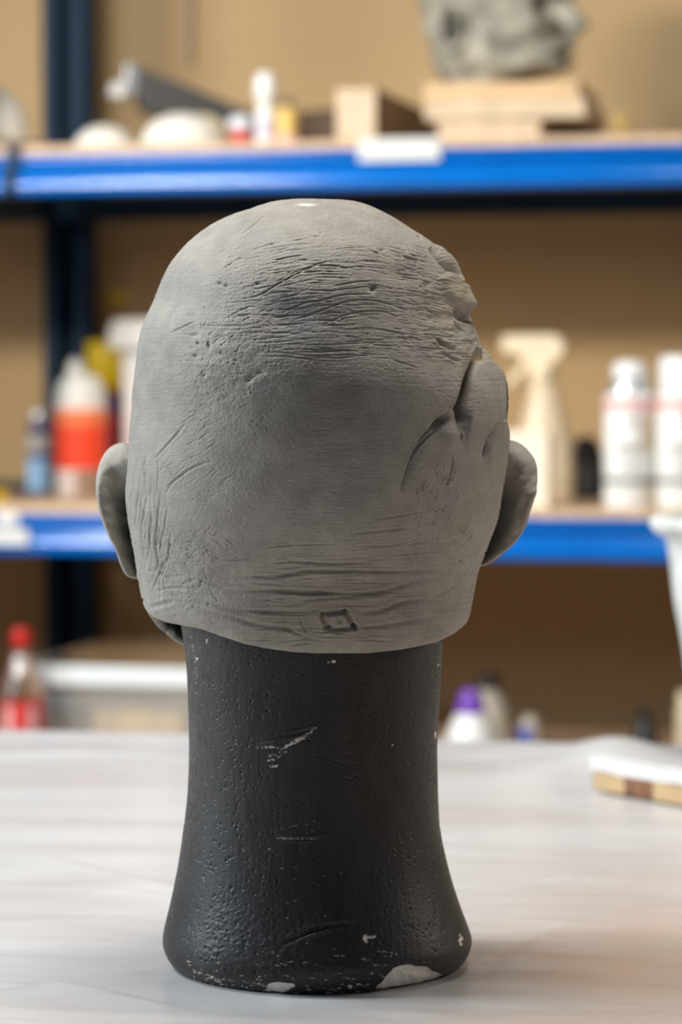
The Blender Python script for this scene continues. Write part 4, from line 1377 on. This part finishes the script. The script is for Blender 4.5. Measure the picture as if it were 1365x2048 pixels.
dome('plaster_shell', 'large white plaster shell in front of the dark grey bar', 'plaster', 365, 0.08, 84, 0.8, 230, M['plaster'], M['cream'])
it = dome('plaster_shell', 'cream plaster shell just behind the large white one', 'plaster', 402, 0.15, 66, 0.5, 232, M['cream'], M['cream'])
dome('plaster_shell', 'small low cream plaster shell beside the blue rear post', 'plaster', 210, 0.12, 62, 0.8, 254, M['plaster'], M['cream'])
it = dome('plaster_shell', 'white plaster shell on a tan board at the left picture edge', 'plaster', -12, 0.14, 72, 0.8, 200, M['plaster'], M['plaster'])
it.root.location.z += 0.0162
it = Item('tan_board', 'tan board under the leftmost plaster shell', 'board', 0, 0.14, BZ_U, rz=YAW)
bm_obj('board_body', box_bm(-0.10, 0.072, -0.07, 0.10, 0, 0.0155), M['wood'], it.root, bevel=0.002)
bm_obj('board_edge', box_bm(-0.10, 0.0725, -0.0712, -0.0698, 0.002, 0.0135), M['wood_dark'], it.root)

it = Item('dropper_bottle', 'slim white bottle with oval white cap on the upper shelf', 'bottle', 531, 0.10, BZ_U)
it.lathe('bottle_body', [(18, None), (20, 281), (20, 232), (17, 220), (12, 212), (11, 204)], M['white_pl'])
it.lathe('cap', [(12, 208), (19, 202), (22, 188), (22, 165), (17, 150), (9, 146), (0, 145)], M['white_pl'])
it.lathe('label', [(20.5, 276), (20.5, 240)], mat('lilac_label', (0.60, 0.56, 0.66), .5))

it = Item('lidded_jar', 'small jar with white lid and red base beside the dropper bottle', 'jar', 482, 0.12, BZ_U)
it.lathe('jar_body', [(21, None), (23, 282), (23, 262), (20, 258)], M['red'])
it.lathe('lid', [(24, 262), (26, 256), (25, 240), (18, 233), (0, 231)], mat('pale_lid', (0.66, 0.68, 0.72), .4))

it = Item('amber_bottle', 'small amber bottle with dark cap on the upper shelf', 'bottle', 575, 0.10, BZ_U)
it.lathe('bottle_body', [(20, None), (22, 282), (22, 226), (18, 218), (12, 214)], M['amber'])
it.lathe('cap', [(13, 219), (14, 214), (13, 203), (10, 199), (0, 198)], M['grey'])
it.lathe('base_band', [(22.4, 284), (22.4, 272)], M['pink'])

# square beam running back from the shelf edge
it = Item('wooden_beam', 'pale square wooden beam running back from the shelf edge', 'wood', 712, 0.012, BZ_U, rz=YAW + math.radians(-2))
hw, hh = 41 * it.s, it.z(176)
bm_obj('beam_side', box_bm(-hw, hw, 0.002, 0.50, 0, hh), mat('shaded_wood_side', (0.20, 0.125, 0.07), .65, noise=.15, nscale=12), it.root, bevel=0.002)  # shade on the beam's side is put into the browner colour
tag(bm_obj('end_grain', box_bm(-hw * .985, hw * .985, 0.0, 0.0035, 0.001, hh - .001), M['wood_end'], it.root, bevel=0.001), 'pale sawn end grain')

# dark lath behind the small bottles
it = Item('dark_lath', 'dark brown lath lying behind the amber bottle', 'wood', 640, 0.42, BZ_U, rz=YAW + math.radians(-24))
bm_obj('lath_body', box_bm(-0.045, 0.115, -0.015, 0.015, 0, it.z(222)), M['wood_dark'], it.root, bevel=0.002)

# grey tilted bar with pale fitting
pA = on_shelf(277, 0.27, BZ_U)
pB = on_shelf(560, 0.36, BZ_U)
L = math.hypot(*(pB - pA)[:2])
bar = thing('tool_bar', 'dark grey square bar leaning down to the right, pale fitting on its left end', 'tool', (pB[0], pB[1], BZ_U + 0.0006), math.atan2(pA[1] - pB[1], pA[0] - pB[0]))
zA_t, zA_b = zpy(136, pA[1]) - BZ_U, zpy(220, pA[1]) - BZ_U
zB_t = 0.056
out = [(0, 0), (L, zA_b), (L + 0.004, zA_t), (0.0, zB_t)]
bm_obj('bar_body', prism_bm(out, -0.022, 0.022, 'y'), M['grey'], bar, bevel=0.004)
zf = (zA_t + zA_b) / 2
bm_obj('fitting_plate', box_bm(L + 0.003, L + 0.022, -0.018, 0.018, zf - .012, zA_t + .004), M['metal'], bar, bevel=0.003)
bmk = lathe_bm([(0.0, -0.012), (0.010, -0.012), (0.0135, -0.006), (0.0135, 0.006), (0.010, 0.012), (0.0, 0.012)], 20)
bmesh.ops.rotate(bmk, verts=bmk.verts, matrix=Matrix.Rotation(PI / 2, 3, 'X'))
bmesh.ops.translate(bmk, verts=bmk.verts, vec=(L + 0.026, -0.02, zf - 0.002))
bm_obj('fitting_knob', bmk, M['white_pl'], bar, smooth=50)
rest = 0.72 * L
bm_obj('foot_bracket', box_bm(rest - .012, rest + .012, -0.014, 0.014, -0.0004, zA_b * .72 + .001), M['grey'], bar, bevel=.002)

# planks under the grey green bust
pk = on_shelf(1024, 0.075, BZ_U)
spk = pxs(pk)
hz = lambda py: zpy(py, pk[1]) - BZ_U
def plank(label, x0_, x1_, pyb, pyt, dy0, dy1, m, zoff):
    o = thing('wooden_plank', label, 'wood', (pk[0], pk[1], BZ_U + zoff), YAW)
    bm_obj('plank_body', box_bm((x0_ - 1024) * spk, (x1_ - 1024) * spk, dy0, dy1, 0, pyt), m, o, bevel=0.003)
    return o
h1, h2, h3 = hz(248) , hz(206), hz(172)
plank('pale wooden block at the bottom of the stack under the grey green bust', 888, 1094, 0, h1, -0.055, 0.14, M['wood_end'], 0.0003)
plank('widest pale plank, in the middle of the stack under the grey green bust', 862, 1184, 0, h2 - h1 - .0004, -0.06, 0.17, M['wood_end'], h1 + .0005)
plank('tan plank on top of the stack, directly under the grey green bust', 858, 1168, 0, h3 - h2 - .0004, -0.045, 0.17, M['wood'], h2 + .0008)
o = thing('gap_shade_block', 'dark block added as the shade in the gap of the plank stack', 'wood', tuple(on_shelf(1145, 0.20, BZ_U + .0003)), YAW)
bm_obj('block_body', box_bm(-0.026, 0.036, -0.03, 0.06, 0, h1 * .86), M['wood_dark'], o, bevel=.003)  # added dark body stands in for shade under the overhanging planks


def plaster_head():
    hp = on_shelf(985, 0.135, BZ_U)
    s_ = pxs(hp)
    z0 = BZ_U + h3 + 0.0014 - .020
    face = math.radians(-28)         # the face looks to the right and a little towards the camera
    root = thing('sculpted_bust', 'mottled grey green sculpted bust facing right on the stacked planks', 'sculpture', (hp[0], hp[1], z0), face)
    # rings: z, front(+x), back(-x), half width, all in metres
    R = [(0.000, .040, .058, .050), (0.008, .038, .060, .048), (.020, .036, .062, .046), (.032, .050, .066, .050), (.040, .098, .072, .058), (.050, .116, .078, .066), (.062, .114, .083, .070),
         (.078, .113, .088, .073), (.095, .112, .092, .075), (.115, .108, .098, .078), (.135, .110, .101, .080), (.155, .112, .102, .081), (.180, .108, .100, .080), (.205, .097, .094, .075),
         (.225, .078, .080, .064), (.240, .052, .056, .045), (.249, .022, .026, .02)]
    R = np.array(R)
    zf_ = np.linspace(.020, .249, 90)
    fr = np.interp(zf_, R[:, 0], R[:, 1]); bk = np.interp(zf_, R[:, 0], R[:, 2]); wd = np.interp(zf_, R[:, 0], R[:, 3])
    th = np.linspace(0, 2 * PI, 96, endpoint=False)
    V = []
    r = np.random.default_rng(12)
    nz = vnoise(90, 96, 8, 8, r) * .0035 + vnoise(90, 96, 4, 4, r) * .0015
    for i, z in enumerate(zf_):
        c, s2 = np.cos(th), np.sin(th)
        rx = np.where(c > 0, fr[i], bk[i])
        t = np.where(th > PI, th - 2 * PI, th)
        def b_(a0, z00, sa, sz, h): return h * np.exp(-((t - a0) / sa) ** 2 - ((z - z00) / sz) ** 2)
        d = b_(0, .098, .13, .014, .026) + b_(0, .118, .10, .016, .014) + b_(0, .140, .5, .009, .009)
        for sg in (-1, 1):
            d += b_(sg * .42, .122, .24, .014, -.030) + b_(sg * .60, .098, .25, .016, .010) + b_(sg * .66, .070, .28, .018, -.014) + b_(sg * .9, .045, .3, .012, .006)
        d += b_(0, .070, .34, .0055, .008) + b_(0, .060, .36, .005, -.018) + b_(0, .051, .30, .006, .008) + b_(0, .036, .3, .010, .008)
        d += nz[i]
        V.append(np.stack([c * (rx + d), s2 * (wd[i] + d * .8), np.full_like(c, z)], -1))
    V = np.array(V)
    VV = np.concatenate([V.reshape(-1, 3), [[-.005, 0, .020]], [[0, 0, .252]]])
    F = [grid_faces(90, 96, True)]
    c = np.arange(0, 96, 2)
    F.append(np.stack([(c + 2) % 96, (c + 1) % 96, c, np.full(48, 90 * 96)], 1))
    F.append(np.stack([89 * 96 + c, 89 * 96 + (c + 1) % 96, 89 * 96 + (c + 2) % 96, np.full(48, 90 * 96 + 1)], 1))
    link('head_form', fast_mesh('head_form', VV, np.concatenate(F)), M['bust_stone'], root)
    for sg in (-1, 1):
        bm = bmesh.new()
        # ear: rolled rim around a hollow
        n, k = 30, 10
        vs = []
        for i in range(n):
            a = 2 * PI * i / n
            rr_ = 1.0 + .12 * math.sin(a)
            cxr, czr = .017 * math.cos(a) * rr_, .030 * math.sin(a) * rr_
            vs.append([bm.verts.new((-.022 + cxr * (1 + .30 * math.cos(2 * PI * j / k)), sg * (.079 + .006 * math.sin(2 * PI * j / k) - .004 * math.cos(a)), .095 + czr * (1 + .25 * math.cos(2 * PI * j / k)))) for j in range(k)])
        for i in range(n):
            for j in range(k):
                bm.faces.new((vs[i][j], vs[(i + 1) % n][j], vs[(i + 1) % n][(j + 1) % k], vs[i][(j + 1) % k]))
        bm_obj('ear', bm, M['bust_stone'], root, smooth=180)
        bmh = bmesh.new()
        bmesh.ops.create_uvsphere(bmh, u_segments=14, v_segments=8, radius=1, matrix=Matrix.Translation((-.022, sg * .077, .093)) @ Matrix.Diagonal((.013, .0055, .022, 1)))  # solid dark ellipsoid set in the ear to paint its shade
        tag(bm_obj('ear_shade', bmh, M['clay_inner'], root, smooth=180), 'dark ellipsoid as the shade inside the ear')
    return root


plaster_head()

# --- bottom shelf, seen over the table edge
it = Item('sauce_bottle', 'clear bottle with red cap and red label at the far left', 'bottle', 44, 0.02, BZ_B)
it.lathe('bottle_body', [(41, None), (44, 1553), (44, 1400), (40, 1370), (24, 1330), (17, 1310), (15, 1288)], M['glass'])
it.lathe('cap', [(17, 1294), (19, 1288), (19, 1262), (16, 1257), (0, 1256)], M['red'])
it.lathe('label', [(44.8, 1545), (44.8, 1404)], mat('red_label', (0.62, 0.02, 0.02), .5), label='red label')
for ang in (-1.2, -2.3):
    bm = bmesh.new()
    n = 6
    q0 = [bm.verts.new((45.2 * it.s * math.cos(ang + .42 * i / n), 45.2 * it.s * math.sin(ang + .42 * i / n), it.z(1540))) for i in range(n + 1)]
    q1 = [bm.verts.new((45.2 * it.s * math.cos(ang + .42 * i / n), 45.2 * it.s * math.sin(ang + .42 * i / n), it.z(1410))) for i in range(n + 1)]
    for i in range(n): bm.faces.new((q0[i], q0[i + 1], q1[i + 1], q1[i]))
    bm_obj('label_patch', bm, M['pink'], it.root)

it = Item('storage_box', 'translucent storage box with white rim and tan contents, on the low shelf', 'box', 262, 0.165, BZ_B, rz=YAW)
w2, hb = 190 * it.s, it.z(1330)
bx = bmesh.new()
outer = [(-w2 * .94, -.07), (w2 * .94, -.07), (w2 * .94, .16), (-w2 * .94, .16)]
outert = [(-w2, -.08), (w2, -.08), (w2, .17), (-w2, .17)]
vb = [bx.verts.new((a, b, 0.001)) for a, b in outer]; vt = [bx.verts.new((a, b, hb)) for a, b in outert]
bx.faces.new(vb[::-1])
for i in range(4): bx.faces.new((vb[i], vb[(i + 1) % 4], vt[(i + 1) % 4], vt[i]))
o = bm_obj('box_body', bx, M['tub_box'], it.root)
sol = o.modifiers.new('thickness', 'SOLIDIFY'); sol.thickness = .002
rb = bmesh.new()
hr0, hr1 = it.z(1362), it.z(1322)
for (a0, a1, b0, b1) in ((-w2 - .008, w2 + .008, -.090, -.0805), (-w2 - .008, w2 + .008, .1705, .180), (-w2 - .008, -w2 - .0005, -.0805, .1705), (w2 + .0005, w2 + .008, -.0805, .1705)):
    box_bm(a0, a1, b0, b1, hr0, hr1, rb)
bm_obj('box_rim', rb, M['rim_white'], it.root, bevel=.004)
ct_ = bmesh.new()
box_bm(-.045, .095, -.058, .05, .004, it.z(1408), ct_)
o = bm_obj('contents', ct_, M['tancontent'], it.root, bevel=.015, seg=3)
it2 = Item('brown_folder', 'brown card folder standing inside the storage box, sticking out of its top', 'folder', 190, 0.275, BZ_B, rz=YAW)
kx = it2.s
fold = [((142 - 190) * kx, 0.006), ((410 - 190) * kx, 0.006), ((410 - 190) * kx, it2.z(1262)), ((205 - 190) * kx, it2.z(1280)), ((132 - 190) * kx, it2.z(1302)), ((130 - 190) * kx, it2.z(1318))]
bm_obj('folder_cover', prism_bm(fold, -.0035, -.0005, 'y'), M['cardboard'], it2.root)
bm_obj('folder_cover', prism_bm([(a, 0.006 + (b - .006) * .97) for a, b in fold], .0005, .0035, 'y'), M['cardboard'], it2.root)

it = Item('glue_bottle', 'white glue bottle with purple cap on the low shelf', 'bottle', 942, 0.05, BZ_B)
it.lathe('bottle_body', [(52, None), (55, 1555), (55, 1500), (48, 1470), (34, 1437), (26, 1424)], M['white_pl'])
it.lathe('cap', [(28, 1427), (30, 1420), (22, 1392), (17, 1380), (0, 1377)], M['purple'])
it = Item('black_cap_bottle', 'pale grey bottle with black cap behind the glue bottle', 'bottle', 978, 0.22, BZ_B)
it.lathe('bottle_body', [(46, None), (48, 1540), (48, 1450), (40, 1410), (26, 1385), (20, 1376)], mat('grey_bottle', (0.42, 0.38, 0.31), .4))
it.lathe('cap', [(20, 1378), (22, 1373), (22, 1356), (18, 1350), (0, 1349)], M['black'])
it = Item('blue_label_bottle', 'small pale bottle with blue label right of the glue bottle', 'bottle', 1060, 0.10, BZ_B)
it.lathe('bottle_body', [(24, None), (26, 1550), (26, 1470), (18, 1440), (8, 1430), (0, 1429)], mat('dim_bottle', (0.40, 0.35, 0.28), .4))
bm = lathe_bm([(26.5 * it.s, it.z(1530)), (26.5 * it.s, it.z(1472)), (22 * it.s, it.z(1452))], 36, cap=False)
bmesh.ops.delete(bm, geom=[f for f in bm.faces if f.calc_center_median().x > 0.004], context='FACES')
tag(bm_obj('label', bm, M['midblue'], it.root, smooth=60), 'blue label')
it = Item('black_bottle', 'small black bottle with narrow neck at the right of the low shelf', 'bottle', 1290, 0.08, BZ_B)
it.lathe('bottle_body', [(26, None), (28, 1550), (28, 1490), (24, 1465), (14, 1445), (13, 1434)], M['black'])
it.lathe('cap', [(13, 1436), (15, 1432), (14, 1421), (0, 1418)], M['black'])
it = Item('tan_jar', 'tall tan jar on the low shelf at the right picture edge', 'jar', 1378, 0.10, BZ_B)
it.lathe('jar_body', [(24, None), (26, 1550), (26, 1420), (20, 1405)], M['beige_tr'])
it.lathe('lid', [(21, 1408), (23, 1402), (22, 1384), (0, 1382)], M['beige_pl'])

# --- things on the wall
def wall_pt(px, py, d=WALL_D):
    z = 0.4
    for _ in range(20):
        p = on_shelf(px, d, z)
        z = at(px, py, p[1])[2]
    return on_shelf(px, d, z)


for px, py, w_, h_, lab in ((238, 596, 17, 14, 'small yellow tag on the wall above the white tub'), (1242, 245, 17, 20, 'small ochre tag on the wall right of the grey green bust')):
    p = wall_pt(px, py)
    o = thing('wall_tag', lab, 'tag', tuple(p), YAW)
    s_ = pxs(p)
    bm_obj('tag_face', box_bm(-w_ * s_, w_ * s_, -.004, -.0006, -h_ * s_, h_ * s_), M['yellow'] if px < 300 else M['amber'], o, bevel=.001)
    bm_obj('tag_pin', lathe_bm([(0, 0), (.003, 0), (.003, .003), (0, .003)], 12), M['metal'], o).location = (0, -.006, h_ * s_ * .5)

p0, p1 = wall_pt(374, -220, WALL_D - .012), wall_pt(382, 128, WALL_D - .012)
cu = bmesh.new()
pts = [Vector(p0).lerp(Vector(p1), t) + Vector((.004 * math.sin(5 * t), 0, 0)) for t in np.linspace(0, 1, 14)]
rings = [[cu.verts.new(q + Vector((.0035 * math.cos(2 * PI * k / 8), .0035 * math.sin(2 * PI * k / 8), 0))) for k in range(8)] for q in pts]
for a_, b_ in zip(rings, rings[1:]):
    for k in range(8): cu.faces.new((a_[k], a_[(k + 1) % 8], b_[(k + 1) % 8], b_[k]))
cu.faces.new(rings[0]); cu.faces.new(rings[-1])
co = bm_obj('hanging_cord', cu, M['string'], None, smooth=60)
tag(co, 'pale cord hanging down the wall behind the grey bar', 'cord')
nb = lathe_bm([(0, 0), (.006, 0), (.006, .02), (0, .02)], 12)
bmesh.ops.rotate(nb, verts=nb.verts, matrix=Matrix.Rotation(-PI / 2, 3, 'X'))
nl = bm_obj('cord_nail', nb, M['metal'], co)
nl.location = Vector(p0) + Vector((0, -.006, 0.0))
